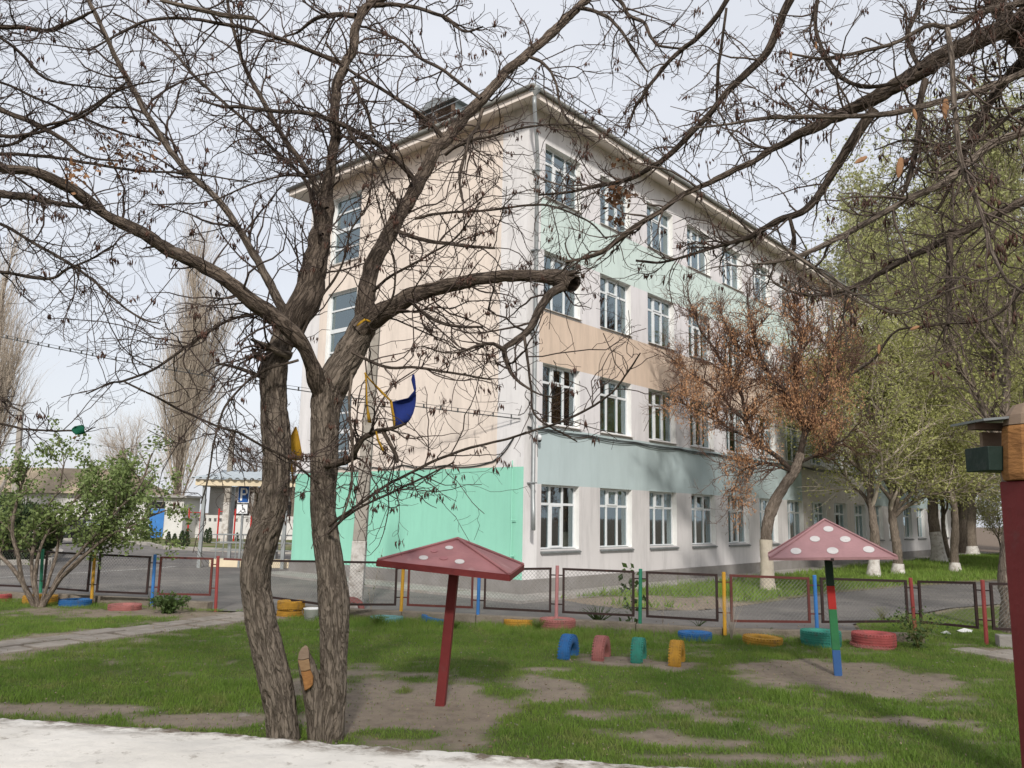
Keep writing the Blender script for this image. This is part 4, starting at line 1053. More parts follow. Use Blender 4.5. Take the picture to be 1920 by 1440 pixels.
# ---- tree B: right stem of the pair
B_trunk = px_path([(612, 1470, 84), (614, 1410, 66), (618, 1370, 56), (624, 1300, 51), (625, 1220, 54), (626, 1140, 60), (620, 1070, 57), (610, 1000, 54), (606, 950, 52), (607, 880, 55), (608, 800, 57), (612, 750, 64),
                   (628, 710, 68), (650, 670, 62), (672, 630, 58), (690, 598, 52)], D + .05, D + .1)
B_l = [px_path([(680, 612, 44), (690, 560, 40), (697, 510, 37), (713, 470, 36), (738, 420, 33), (768, 370, 30), (790, 330, 29), (815, 283, 28), (845, 252, 27), (880, 210, 26), (922, 165, 24), (965, 125, 22), (1010, 85, 21), (1050, 45, 20), (1085, 15, 18), (1120, -20, 16)], D + .1, D + 1.3),
       px_path([(675, 620, 50), (705, 592, 46), (740, 572, 40), (775, 553, 36), (830, 532, 32), (880, 522, 29), (940, 520, 27), (1000, 517, 27), (1035, 519, 34), (1058, 525, 42), (1078, 532, 38)], D + .05, D - .5),
       px_path([(606, 745, 42), (594, 700, 34), (578, 668, 30), (552, 628, 34), (505, 588, 36), (470, 563, 33), (410, 520, 31), (330, 480, 29), (270, 440, 27), (200, 400, 25), (155, 368, 28), (110, 345, 24), (50, 322, 22), (-20, 312, 22), (-120, 290, 22)], D + .05, D - 2.0),
       px_path([(1055, 538, 22), (1030, 553, 20), (1010, 585, 18), (990, 620, 16), (962, 643, 14), (945, 656, 12), (952, 690, 10), (960, 705, 8), (977, 723, 6), (1010, 740, 5), (1040, 747, 4)], D - .5, D - 1.1),
       px_path([(945, 656, 10), (923, 645, 8), (893, 650, 7), (870, 658, 5), (833, 663, 3.5), (790, 650, 3)], D - .9, D - 1.4),
       px_path([(983, 630, 7), (990, 680, 6), (997, 733, 5), (998, 767, 5), (1010, 787, 4.5), (1040, 805, 4), (1080, 828, 3)], D - .8, D - 1.2),
       px_path([(610, 990, 9), (653, 960, 6), (723, 910, 6), (797, 873, 6), (873, 843, 5.5), (940, 827, 5), (1007, 807, 5), (1073, 780, 5), (1140, 740, 4.5), (1180, 693, 4), (1203, 660, 3)], D, D - 1.9),
       px_path([(615, 1000, 8), (645, 972, 6), (690, 945, 5), (740, 920, 5), (800, 893, 4), (850, 866, 3)], D - .1, D - 1.0),
       px_path([(612, 872, 20), (640, 866, 17), (661, 860, 15), (665, 847, 14), (678, 824, 13), (701, 811, 12), (716, 807, 11), (739, 802, 8), (762, 795, 5)], D - .1, D - .9),
       px_path([(719, 809, 10), (732, 833, 9), (741, 853, 8), (743, 867, 7)], D - .7, D - .8),
       px_path([(660, 702, 6), (657, 747, 6), (658, 790, 5.5), (660, 834, 5.5), (658, 894, 5), (654, 930, 4.5), (640, 978, 4)], D - .4, D - .5),
       px_path([(778, 410, 7), (827, 400, 6), (890, 396, 5.5), (965, 389, 5), (1020, 386, 5), (1060, 395, 4.5), (1110, 420, 4), (1140, 450, 3)], D + .4, D - .4),
       px_path([(835, 290, 8), (855, 275, 7), (890, 262, 6), (940, 250, 5.5), (1003, 236, 5), (1060, 232, 4), (1110, 240, 3)], D + .6, D - .2),
       px_path([(740, 432, 10), (790, 449, 9), (840, 456, 8), (890, 463, 7), (928, 466, 5)], D + .3, D - .2),
       px_path([(787, 362, 14), (772, 330, 13), (745, 300, 12), (715, 275, 12), (680, 252, 12), (640, 232, 11), (602, 217, 11), (565, 209, 10), (520, 208, 9), (447, 200, 8), (407, 198, 6), (367, 183, 4)], D + .5, D - .5),
       px_path([(840, 268, 11), (815, 240, 10), (790, 217, 10), (760, 197, 9), (715, 167, 8), (680, 147, 8), (640, 120, 6), (610, 80, 5)], D + .7, D + .2),
       px_path([(902, 185, 9), (840, 137, 8), (787, 110, 7), (750, 77, 6), (690, 53, 5)], D + .8, D + 1.5),
       px_path([(905, 205, 8), (895, 235, 8), (880, 260, 8), (870, 295, 7.5), (862, 330, 6.5), (866, 378, 4)], D + .7, D - .2),
       px_path([(1085, 15, 10), (1107, 17, 9), (1140, 30, 8), (1167, 63, 7), (1190, 100, 6), (1215, 135, 4)], D + 1.2, D + .2),
       px_path([(990, 105, 8), (1023, 123, 7), (1043, 157, 6), (1053, 200, 6), (1070, 233, 5), (1113, 267, 4)], D + 1, D),
       px_path([(1120, -10, 9), (1160, 0, 9), (1180, 30, 9), (1207, 43, 8), (1220, 73, 7), (1240, 87, 6), (1290, 92, 4)], D + 1.2, D + .2),
       px_path([(700, 545, 8), (735, 520, 6), (800, 480, 5), (860, 440, 4), (900, 380, 3)], D, D - 1),
       px_path([(765, 560, 8), (800, 590, 8), (850, 612, 7), (905, 615, 5)], D - .1, D - .9),
       px_path([(660, 660, 7), (720, 688, 6.5), (780, 690, 6), (850, 700, 5), (920, 712, 4)], D - .2, D - .9),
       px_path([(690, 610, 6), (735, 560, 5), (740, 500, 4), (720, 420, 4), (700, 340, 3)], D - .1, D - .8),
       px_path([(560, 640, 8), (600, 560, 6), (640, 500, 5), (660, 430, 4.5), (690, 380, 4), (700, 300, 3)], D - .1, D - .6),
       px_path([(1060, 520, 16), (1072, 512, 12), (1090, 514, 3)], D - .5, D - .6)]
stump = px_path([(612, 1440, 60), (606, 1390, 54), (598, 1340, 46), (588, 1295, 38), (579, 1262, 32), (573, 1240, 27), (571, 1228, 21)], D + .06, D - .03)
Bt, poolB = bare_tree('locust_tree', 'dark bare tree of which the straight right trunk forks and has a cut stump', tuple(B_trunk[1, :2]) + (0,), [B_trunk], B_l,
    [dict(src=[0], count=280, tr=(.1, 1), length=(.45, 1.35), angle=(25, 75), up=.10, K=9, wig=.22, rmax=.012, rend=.0034, rscale=.5, sides=4),
     dict(src=[0, 1], count=760, tr=(.12, 1), length=(.2, .75), angle=(25, 80), up=.03, K=7, wig=.28, rmax=.0085, rend=.0028),
     dict(src=[1, 2], count=1600, tr=(.1, 1), length=(.05, .26), angle=(30, 90), up=-.02, K=4, wig=.35, rmax=.0055, rend=.0027)], M['twig'], 2400, pale=(10,))
sp_ = resample(stump, 22); limb_mesh('stump', sp_, M['bark'], Bt, 24, .008, tuple(Bt.location))
# slanted sawn face and orange raw wood on the stump
ctr = np.array(sp_[-1, :3]); 
mb = MB(); 
face_c = at(573, 1240, D - .34); n_ = 16
def leaf_poly(cx, cy, pts_px, y): return [tuple(at(px, py, y)) for px, py in pts_px]
def slab_px(name, front, dx, dy, y0, y1, mat):
    fr_ = leaf_poly(0, 0, front, y0); bk_ = leaf_poly(0, 0, [(px + dx, py + dy) for px, py in front], y1); n_ = len(fr_)
    mb = MB(); mb.add(fr_ + bk_, [tuple(range(n_ - 1, -1, -1)), tuple(range(n_, 2 * n_))] + [(i, (i + 1) % n_, n_ + (i + 1) % n_, n_ + i) for i in range(n_)])
    return mb.build(name, mat, Bt, bevel=.005, origin=tuple(Bt.location))
slab_px('sawn_face', [(558, 1237), (560, 1224), (565, 1215), (572, 1210), (577, 1212), (579, 1222), (579, 1234), (568, 1237)], 3, 5, D - .12, D - .02, M['cut_wood'])
slab_px('sawn_face', [(558, 1238), (568, 1238), (579, 1235), (582, 1255), (573, 1258), (564, 1258)], 2, 3, D - .125, D - .03, M['cut_pale'])
slab_px('raw_wood', [(564, 1259), (573, 1259), (582, 1256), (587, 1268), (586, 1284), (579, 1291), (571, 1295), (568, 1277)], 2, 2, D - .13, D - .03, M['raw_wood'])

# ---- tree C: trunk just outside the frame on the right, limbs reaching over
E_ = 5.6
Cb = np.array([4.45, 5.7, 0])
C_trunk = np.array([(4.45, 5.7, -.1, .24), (4.42, 5.7, 1.0, .2), (4.38, 5.65, 2.4, .18), (4.3, 5.6, 3.8, .17), (4.22, 5.6, 4.8, .16)])
hub = (*C_trunk[-1, :3], .13)
def from_hub(p, lo=.5):
    p = p.copy(); h = np.array(hub); h[3] = p[0, 3] * 1.15
    return np.vstack([h, p])
C_l = [px_path([(1940, 30, 46), (1913, 37, 44), (1847, 70, 42), (1780, 103, 40), (1730, 133, 38), (1680, 163, 36), (1613, 200, 30), (1547, 233, 26), (1480, 263, 20), (1397, 307, 15), (1347, 333, 13), (1280, 367, 12), (1235, 400, 11), (1187, 430, 11), (1150, 460, 11), (1107, 482, 10), (1060, 492, 9)], E_, 6.6),
       px_path([(1500, -40, 20), (1480, 0, 20), (1460, 43, 19), (1440, 90, 18), (1413, 123, 17), (1363, 173, 15), (1330, 213, 14), (1280, 263, 13), (1240, 300, 12), (1207, 322, 11), (1173, 338, 10), (1107, 352, 7), (1060, 362, 6), (1010, 366, 4)], 6.3, 7.3),
       px_path([(1640, 205, 24), (1605, 255, 22), (1580, 293, 20), (1547, 347, 18), (1507, 393, 16), (1453, 413, 14), (1407, 440, 12), (1347, 463, 10), (1280, 482, 8), (1240, 492, 6), (1190, 490, 5)], 5.85, 6.8),
       px_path([(1960, 235, 24), (1920, 247, 22), (1847, 280, 19), (1773, 343, 17), (1697, 377, 16), (1630, 413, 15), (1563, 450, 13), (1497, 482, 11), (1450, 493, 9), (1418, 497, 6)], E_ - .2, 5.0),
       px_path([(1960, 360, 22), (1920, 377, 20), (1847, 413, 18), (1773, 450, 16), (1710, 480, 14), (1630, 523, 11), (1573, 547, 10), (1520, 555, 8), (1467, 540, 6), (1440, 523, 4)], E_ + .1, 6.0),
       px_path([(1775, 55, 11), (1777, 63, 12), (1787, 167, 12), (1797, 267, 11), (1813, 333, 10), (1847, 420, 9), (1863, 480, 8), (1890, 530, 7), (1930, 555, 6)], 4.4, 4.0),
       px_path([(1735, 150, 16), (1727, 190, 15), (1723, 233, 14), (1710, 307, 12), (1697, 357, 8), (1690, 380, 4)], 5.7, 5.6),
       px_path([(1780, 445, 16), (1781, 490, 14), (1781, 560, 13), (1782, 600, 11), (1775, 620, 8), (1770, 640, 4)], 5.7, 5.5),
       px_path([(1960, 125, 18), (1920, 137, 16), (1830, 170, 15), (1747, 197, 14), (1663, 213, 13), (1580, 217, 11), (1447, 223, 9), (1363, 237, 6), (1300, 240, 4)], E_ - .3, 5.2),
       px_path([(1960, -5, 18), (1920, 5, 17), (1830, 27, 15), (1780, 53, 13), (1740, 48, 10), (1680, 80, 9), (1613, 97, 8), (1547, 108, 7), (1493, 103, 5), (1460, 97, 3)], E_ - .2, 5.6),
       px_path([(1715, 147, 10), (1660, 157, 9), (1613, 160, 9), (1563, 137, 8), (1547, 110, 6), (1520, 60, 5), (1535, 0, 5), (1530, -30, 5)], 5.7, 6.2),
       px_path([(1960, 90, 30), (1920, 110, 28), (1895, 140, 24), (1860, 190, 20), (1825, 260, 14), (1790, 330, 9), (1750, 400, 6)], E_ + .2, 6.3),
       px_path([(1960, 200, 12), (1900, 210, 10), (1830, 265, 9), (1800, 280, 7), (1740, 270, 6), (1690, 265, 5), (1640, 280, 3)], E_, 5.4),
       px_path([(1725, 130, 11), (1700, 70, 10), (1720, 20, 10), (1735, -30, 10)], 5.7, 6.0),
       px_path([(1540, -40, 9), (1530, 40, 9), (1550, 110, 8), (1590, 155, 7), (1640, 160, 5)], 6.0, 5.7),
       px_path([(1380, -30, 13), (1350, 25, 12), (1310, 70, 12), (1280, 90, 11), (1240, 130, 9), (1200, 190, 7), (1180, 240, 5)], 6.6, 7.4),
       px_path([(1362, 15, 6), (1352, 80, 7), (1345, 150, 8), (1342, 190, 6)], 6.6, 6.9),
       px_path([(1480, 405, 8), (1490, 440, 9), (1490, 465, 8), (1480, 490, 4)], 6.1, 6.2),
       px_path([(1480, 470, 8), (1560, 530, 6), (1620, 560, 6), (1690, 590, 5), (1780, 545, 5), (1870, 520, 4)], 5.0, 4.7),
       px_path([(1960, 480, 9), (1900, 560, 8), (1850, 600, 7), (1790, 607, 6), (1730, 615, 6), (1680, 620, 5), (1640, 670, 6), (1600, 700, 3)], 5.2, 5.9)]
C_l = [from_hub(p) if i in (0, 3, 4, 8, 9, 11, 12) else p for i, p in enumerate(C_l)]
C_l.append(np.vstack([np.array(hub) * [1, 1, 1, .7], px_path([(1760, -160, 30), (1640, -130, 26), (1500, -60, 22)], 6.0, 6.3)]))
C_l.append(np.vstack([C_l[-1][2], px_path([(1560, -140, 18), (1450, -100, 16), (1380, -40, 14)], 6.2, 6.6)]))
Ct, poolC = bare_tree('overhanging_tree', 'bare tree whose long dark limbs reach in from the upper right corner', tuple(Cb), [C_trunk], C_l,
    [dict(src=[0], count=360, tr=(.2, 1), length=(.3, 1.0), angle=(25, 75), up=.0, K=9, wig=.24, rmax=.0095, rend=.0026, rscale=.5, sides=4),
     dict(src=[0, 1], count=1500, tr=(.12, 1), length=(.12, .5), angle=(25, 85), up=-.02, K=7, wig=.3, rmax=.006, rend=.0021),
     dict(src=[1, 2], count=3400, tr=(.1, 1), length=(.04, .18), angle=(30, 95), up=-.03, K=4, wig=.38, rmax=.0038, rend=.0019)], M['twig_c'], 2600, pale=(3, 5, 8, 9, 18))
# ---- tree D: limbs entering from outside the left edge
Db = np.array([-7.6, 7.2, 0])
D_trunk = np.array([(-7.6, 7.2, -.1, .26), (-7.5, 7.2, 1.5, .21), (-7.3, 7.15, 3.0, .19), (-7.1, 7.1, 4.4, .17)])
hd = (*D_trunk[-1, :3], .1)
D_l = [px_path([(-150, 160, 14), (0, 207, 12), (67, 233, 11), (117, 260, 9), (160, 290, 6), (230, 300, 4)], 6.9, 6.3),
       px_path([(-150, 60, 12), (0, 50, 11), (67, 57, 10), (90, 58, 9), (140, 40, 8), (175, 25, 6)], 7, 6),
       px_path([(-120, -10, 8), (0, 70, 7), (47, 110, 7), (87, 147, 6), (167, 163, 4), (240, 170, 3)], 6.9, 7.4),
       px_path([(-150, 360, 9), (0, 420, 7), (67, 457, 7), (107, 480, 6.5), (143, 500, 6), (180, 530, 5.5), (233, 577, 5), (273, 600, 4), (300, 607, 3)], 6.9, 5.8),
       px_path([(-150, 490, 8), (0, 510, 7), (67, 520, 7), (100, 519, 6.5), (127, 503, 6), (167, 488, 4), (220, 460, 3)], 6.9, 6.2),
       px_path([(-150, 700, 7), (0, 745, 6), (20, 760, 5), (42, 770, 3)], 6.8, 6.2),
       px_path([(-150, 760, 6), (0, 793, 5), (40, 805, 5), (90, 808, 4), (133, 808, 4), (157, 812, 3), (181, 802, 2)], 6.8, 6.0),
       px_path([(-200, 330, 22), (-60, 352, 20), (0, 362, 19), (60, 372, 16), (120, 384, 11), (190, 395, 6)], 7, 5.7),
       px_path([(-150, 240, 9), (0, 275, 7), (80, 235, 7), (160, 215, 6), (240, 150, 4)], 7, 6.2),
       px_path([(-150, 120, 8), (0, 155, 6), (80, 190, 6), (200, 240, 5), (300, 270, 3)], 7, 7.6),
       px_path([(-150, 210, 9), (0, 255, 8), (100, 240, 7), (220, 170, 5), (300, 150, 3)], 6.9, 6.3),
       px_path([(-150, 280, 9), (0, 290, 8), (120, 300, 7), (260, 318, 6), (380, 330, 4), (470, 340, 3)], 6.9, 6.6)]
D_l = [np.vstack([np.array([*hd[:3], max(.02, p[0, 3])]), p]) for p in D_l]
Dt, poolD = bare_tree('overhanging_tree', 'bare tree whose thin branches enter at the left edge above the shrub', tuple(Db), [D_trunk], D_l,
    [dict(src=[0], count=230, tr=(.35, 1), length=(.3, 1.1), angle=(20, 70), up=.02, K=9, wig=.22, rmax=.0095, rend=.0026, rscale=.5, sides=4),
     dict(src=[0, 1], count=1300, tr=(.25, 1), length=(.15, .6), angle=(25, 80), up=.02, K=7, wig=.28, rmax=.006, rend=.002),
     dict(src=[1, 2], count=2400, tr=(.1, 1), length=(.05, .2), angle=(30, 90), up=.0, K=4, wig=.35, rmax=.0038, rend=.0018)], M['twig'], 700)
# dead leaf clumps and a few broad pods caught in the branches
def clump(parent, name, px, py, y, n, spread, size, mat):
    c = at(px, py, y); pts = c + RNG.normal(size=(n, 3)) * spread
    v, q = leafs(pts, size, long=1.5, droop=.6)
    o = mesh_np(name, v, q, mat, parent, None, False, tuple(parent.location)); tag(o, kind='stuff'); return o
clump(Dt, 'dead_leaves', 235, 285, 6.3, 110, [.13, .12, .09], .03, M['dead_leaf'])
clump(Dt, 'dead_leaves', 145, 325, 6.2, 60, [.06, .06, .06], .03, M['pod_pale'])
clump(Ct, 'dead_leaves', 1155, 365, 6.9, 70, [.06, .06, .055], .04, M['dead_leaf'])
clump(Ct, 'dead_leaves', 1160, 415, 6.9, 30, [.035, .035, .03], .035, M['dead_leaf'])
clump(Ct, 'dead_leaves', 1170, 305, 6.9, 26, [.06, .05, .03], .03, M['dead_leaf'])
for px, py, ln, tilt, y in [(1773, 205, .125, .1, 4.2), (1687, 315, .13, .2, 4.4), (1614, 300, .085, 1.05, 4.4), (1716, 215, .07, -.2, 4.3), (1715, 615, .06, 1.2, 4.6), (1648, 655, .06, .1, 4.7), (1483, 105, .06, .1, 5.0), (1530, 85, .06, .0, 5.2)]:
    p = at(px, py, y); m = MB(); n = 9; vs = []; fs = []
    for i in range(n + 1):
        u = i / n; wv = .17 * ln * (math.sin(math.pi * min(1, .08 + u * .92)) ** .6) * (1 + .06 * math.sin(u * 22)); z = (u - .5) * -ln
        for a in range(6): vs.append((wv * math.cos(a * math.pi / 3), .28 * wv * math.sin(a * math.pi / 3), z))
    for i in range(n):
        for a in range(6): fs.append((i * 6 + a, i * 6 + (a + 1) % 6, i * 6 + 6 + (a + 1) % 6, i * 6 + 6 + a))
    m.add(vs, fs, Matrix.Translation(p - np.array(Ct.location)) @ Matrix.Rotation(tilt, 4, 'Y'))
    m.build('broad_pod', M['pod_pale'], Ct, smooth=True)

# ------------------------------------------------------------------ cheaper trees for the middle and far distance
def simple_tree(name, label, base, height, crown_r, n_limb, twig_n, fine_n, mats, leaf=None, trunk_r=.16, clear=.3, up=.5, lime=0.0, lean=(0, 0), group=None, cat='tree', wig=.16, limb_len=None, droop=0.0, keys=None, seed=1, bark='bark', ltip=True, trunk_top=.75):
    global RNG
    RNG = np.random.default_rng(seed)
    bx, by = base; t = thing(name, label, cat, (bx, by, 0), 0, group)
    H = height; k = 14
    tr = np.array([(lean[0] * (i / k) ** 1.3 + .05 * math.sin(i * .9 + seed), lean[1] * (i / k) ** 1.3 + .05 * math.cos(i * 1.1 + seed), H * trunk_top * i / k, trunk_r * (1 - .8 * i / k) * (1.35 if i == 0 else 1)) for i in range(k + 1)])
    full = resample(tr, 60); lo = full[full[:, 2] <= lime + .02] if lime else full[:0]; hi_ = full[full[:, 2] >= lime - .12] if lime else full
    limb_mesh('trunk', hi_, M[bark], t, 14, .02 * min(1, trunk_r * 5), (0, 0, 0))
    if lime:
        lo = lo.copy(); lo[:, 3] += .012; limb_mesh('limewash', resample(lo, max(8, len(lo))), M['lime'], t, 14, .006, (0, 0, 0))
    tp, trr = resample(tr, 20)[None, :, :3], resample(tr, 20)[None, :, 3]
    ll = limb_len or (crown_r * .9, crown_r * 1.5)
    lp, lr = grow(tp, trr, n_limb, (clear, 1), ll, (25, 65), up, 9, wig, trunk_r * .5, .01, grav=up * .12, rscale=.6)
    for i in range(min(n_limb, 14)):
        limb_mesh('limb', np.column_stack([_rs(lp[i:i + 1], 16)[0], _rs(lr[i:i + 1, :, None], 16)[0, :, 0]]), M[bark], t, 7, 0, (0, 0, 0))
    parts = []
    if n_limb > 14: parts.append(tubes(lp[14:], lr[14:], 4))
    p1, r1 = grow(np.concatenate([lp, _rs(tp, 9)]) if False else lp, lr, twig_n, (.15, 1), (crown_r * .3, crown_r * .75), (20, 60), up * .6, 6, wig * 1.3, .03, .004, grav=up * .1 - droop)
    parts.append(tubes(p1, r1, 3))
    p2, r2 = grow(p1, r1, fine_n, (.1, 1), (crown_r * .12, crown_r * .35), (20, 60), up * .5, 4, wig * 1.4, .012, .003, grav=up * .1 - droop)
    parts.append(tubes(p2, r2, 3))
    v, q = merge(parts); o = mesh_np('twigs', v, q, M[mats], t, None, True); tag(o, kind='stuff')
    if leaf:
        lm, n, size, spread = leaf
        pts = np.concatenate([p2.reshape(-1, 3), p1[:, 3:].reshape(-1, 3)])
        # leaves gather in clumps along chosen twigs so gaps stay open
        c = np.repeat(pts[RNG.choice(len(pts), n // 10)], 10, axis=0) + RNG.normal(size=(n // 10 * 10, 3)) * spread * [1, 1, 1.3]
        v, q = leafs_tri(c, size); o = mesh_np('foliage', v, q, M[lm], t); tag(o, kind='stuff')
    if keys:
        km, n, size, zmax = keys
        pts = p2[:, 1:].reshape(-1, 3); pts = pts[pts[:, 2] < zmax] if zmax else pts
        c = pts[RNG.choice(len(pts), n // 12)]; c = np.repeat(c, 12, axis=0) + RNG.normal(size=(n // 12 * 12, 3)) * [.10, .10, .16]
        v, q = leafs(c, size, long=3.2, droop=1.6); o = mesh_np('seed_keys', v, q, M[km], t); tag(o, kind='stuff')
    return t
def poplar(name, label, base, height, width, mats, n=1100, leaf=None, seed=1, group=None, clear=.08):
    global RNG
    RNG = np.random.default_rng(seed); t = thing(name, label, 'tree', (*base, 0), 0, group)
    tr = np.array([(.15 * math.sin(i * .7 + seed), .1 * math.cos(i), height * .93 * i / 12, .38 * (1 - .93 * i / 12) * (height / 25)) for i in range(13)])
    limb_mesh('trunk', resample(tr, 30), M['bark_pale'], t, 10, .02, (0, 0, 0))
    tp, trr = resample(tr, 20)[None, :, :3], resample(tr, 20)[None, :, 3]
    la, ra = grow(tp, trr, 24, (clear, .45), (height * .24, height * .34), (18, 36), .5, 10, .06, .10, .02, grav=.09)
    lb_, rb_ = grow(tp, trr, 20, (.4, .9), (height * .10, height * .17), (16, 32), .5, 10, .06, .07, .015, grav=.08)
    lp, lr = np.concatenate([la, lb_]), np.concatenate([ra, rb_])
    # keep within the column
    for i in range(10): limb_mesh('limb', np.column_stack([_rs(lp[i:i + 1], 14)[0], _rs(lr[i:i + 1, :, None], 14)[0, :, 0]]), M['bark_pale'], t, 6, 0, (0, 0, 0))
    p1, r1 = grow(np.concatenate([lp, _rs(tp, 10)]), np.concatenate([lr, _rs(trr[..., None], 10)[..., 0]]), n, (.05, 1), (width * .45, width * .95), (16, 38), .5, 6, .09, .022, .006, grav=.13)
    p2, r2 = grow(p1, r1, n * 4, (.1, 1), (width * .15, width * .4), (15, 45), .3, 3, .16, .010, .004, grav=.10)
    v, q = merge([tubes(lp[10:], lr[10:], 4), tubes(p1, r1, 3), tubes(p2, r2, 3)])
    o = mesh_np('twigs', v, q, M[mats], t, None, True); tag(o, kind='stuff')
    if leaf:
        lm, k, size = leaf
        pts = np.concatenate([p2.reshape(-1, 3), p1[:, 2:].reshape(-1, 3)]); c = pts[RNG.choice(len(pts), k)] + RNG.normal(size=(k, 3)) * .12
        v, q = leafs_tri(c, size); o = mesh_np('foliage', v, q, M[lm], t); tag(o, kind='stuff')
    return t
# bare poplars on the left
p = gp(345, 1000); poplar('poplar_tree', 'tall bare tan poplar left of the two trunks behind the shrub', (-24.3, 60), 23.5, 6.6, 'twig_tan', 1250, seed=3)
poplar('poplar_tree', 'tall bare poplar at the left edge of the view', (-37.5, 58), 23.5, 5.2, 'twig_tan', 900, seed=5)
# leafing poplars on the right behind the school
for i, (x, y, h, wd) in enumerate([(32, 58, 31, 10), (37.5, 60, 34, 10.5), (43, 56, 35, 10.5), (28.0, 62, 28.5, 9)]):
    poplar('poplar_tree', ['second leafing poplar from the left in the tall row behind the school', 'third leafing poplar from the left in the tall row behind the school', 'rightmost leafing poplar in the tall row', 'leafing poplar nearest the school roof at the left end of the tall row'][i],
           (x, y), h, wd, 'twig_tan', 1300, ('leaf_poplar', 65000, .13), seed=20 + i, group='row of leafing poplars')
# brown seeded tree with white foot in front of the school
def seeded_tree():
    global RNG
    RNG = np.random.default_rng(8); y = 25.2; bse = gp(1440, 1108); loc = (bse[0], y, 0)
    t = thing('seeded_tree', 'crooked tree hung with brown seed bunches, white foot, before the school wall', 'tree', loc)
    tr = px_path([(1441, 1116, 44), (1440, 1106, 30), (1438, 1060, 23), (1437, 1000, 22), (1447, 955, 22), (1468, 915, 20), (1491, 880, 19), (1502, 850, 16)], y, y)
    tr[0, 2] = -.05
    full = resample(tr, 70); zc = 1.55
    limb_mesh('trunk', full[full[:, 2] > zc - .03], M['bark_pale'], t, 16, .02, loc); lo = full[full[:, 2] < zc].copy(); lo[:, 3] += .008
    limb_mesh('limewash', lo, M['lime_cream'], t, 16, .008, loc)
    lims = [[(1487, 886, 18), (1450, 850, 15), (1415, 825, 13), (1398, 790, 12), (1393, 750, 10), (1370, 700, 9), (1330, 640, 7), (1300, 590, 5), (1290, 545, 3)],
            [(1500, 855, 18), (1506, 800, 15), (1482, 745, 13), (1445, 705, 11), (1420, 650, 9), (1405, 590, 6), (1400, 530, 3)], [(1502, 850, 15), (1520, 790, 12), (1545, 740, 10), (1560, 680, 8), (1572, 620, 5), (1590, 570, 3)],
            [(1506, 800, 10), (1492, 730, 9), (1502, 650, 7), (1490, 580, 5), (1500, 530, 3)], [(1415, 825, 9), (1350, 790, 7), (1300, 765, 5), (1255, 745, 3)], [(1498, 868, 10), (1550, 845, 8), (1590, 815, 5), (1615, 790, 3)],
            [(1398, 790, 8), (1340, 730, 6), (1285, 690, 4), (1240, 660, 3)], [(1445, 705, 7), (1380, 640, 5), (1345, 580, 3)], [(1487, 886, 9), (1440, 870, 7), (1395, 880, 5), (1375, 920, 4), (1370, 955, 2)], [(1545, 740, 7), (1590, 710, 5), (1620, 650, 3)]]
    dys = [.6, -.6, .3, 1.0, -1.0, -.8, 1.2, 1.4, -1.2, .9]
    P, R_ = [], []
    for l, dy in zip(lims, dys):
        p = resample(px_path(l, y, y + dy), 24); p[:, 3] *= .6; p = wiggle(p, .09, 1.6, dy * 5); limb_mesh('limb', p, M['bark_seed'], t, 8, 0, loc); q = resample(p, 20); P.append(q[:, :3]); R_.append(q[:, 3])
    P, R_ = np.array(P), np.array(R_)
    p1, r1 = grow(P, R_, 460, (.12, 1), (.6, 1.8), (25, 80), .18, 9, .26, .022, .006, grav=.02)
    p2, r2 = grow(np.concatenate([p1, _rs(P, 9)]), np.concatenate([r1, _rs(R_[..., None], 9)[..., 0]]), 4200, (.1, 1), (.25, .9), (20, 70), .3, 5, .32, .011, .005, grav=.04)
    p3, r3 = grow(p2, r2, 9000, (.1, 1), (.1, .35), (20, 55), .5, 3, .25, .008, .004, grav=.08)
    v, q = merge([tubes(p1, r1, 4), tubes(p2, r2, 3), tubes(p3, r3, 3)]); tag(mesh_np('twigs', v, q, M['twig_red'], t, None, True, loc), kind='stuff')
    pts = p2[:, 1:].reshape(-1, 3); keep = []
    for cx_, cy_, rx, ry, n in [(1480, 790, 95, 65, 420), (1385, 900, 35, 75, 120), (1300, 765, 60, 55, 200), (1545, 730, 80, 75, 380), (1440, 640, 130, 90, 420), (1340, 640, 90, 90, 240), (1500, 590, 120, 70, 260)]:
        rel = pts - [0, 0, CAM_H]; d_ = rel[:, 1] * math.cos(PITCH) + rel[:, 2] * math.sin(PITCH)
        px = 960 + rel[:, 0] / d_ * F_PX; py = 720 - (rel[:, 2] * math.cos(PITCH) - rel[:, 1] * math.sin(PITCH)) / d_ * F_PX
        m_ = pts[((px - cx_) / rx) ** 2 + ((py - cy_) / ry) ** 2 < 1]
        if len(m_): keep.append(m_[RNG.choice(len(m_), n)])
    c = np.concatenate(keep); c = np.repeat(c, 13, axis=0) + RNG.normal(size=(len(c) * 13, 3)) * [.065, .065, .14]
    v, q = leafs(c, .026, long=3.4, droop=2.0); tag(mesh_np('seed_keys', v, q, M['pod_pale'], t, None, False, loc), kind='stuff')
seeded_tree()
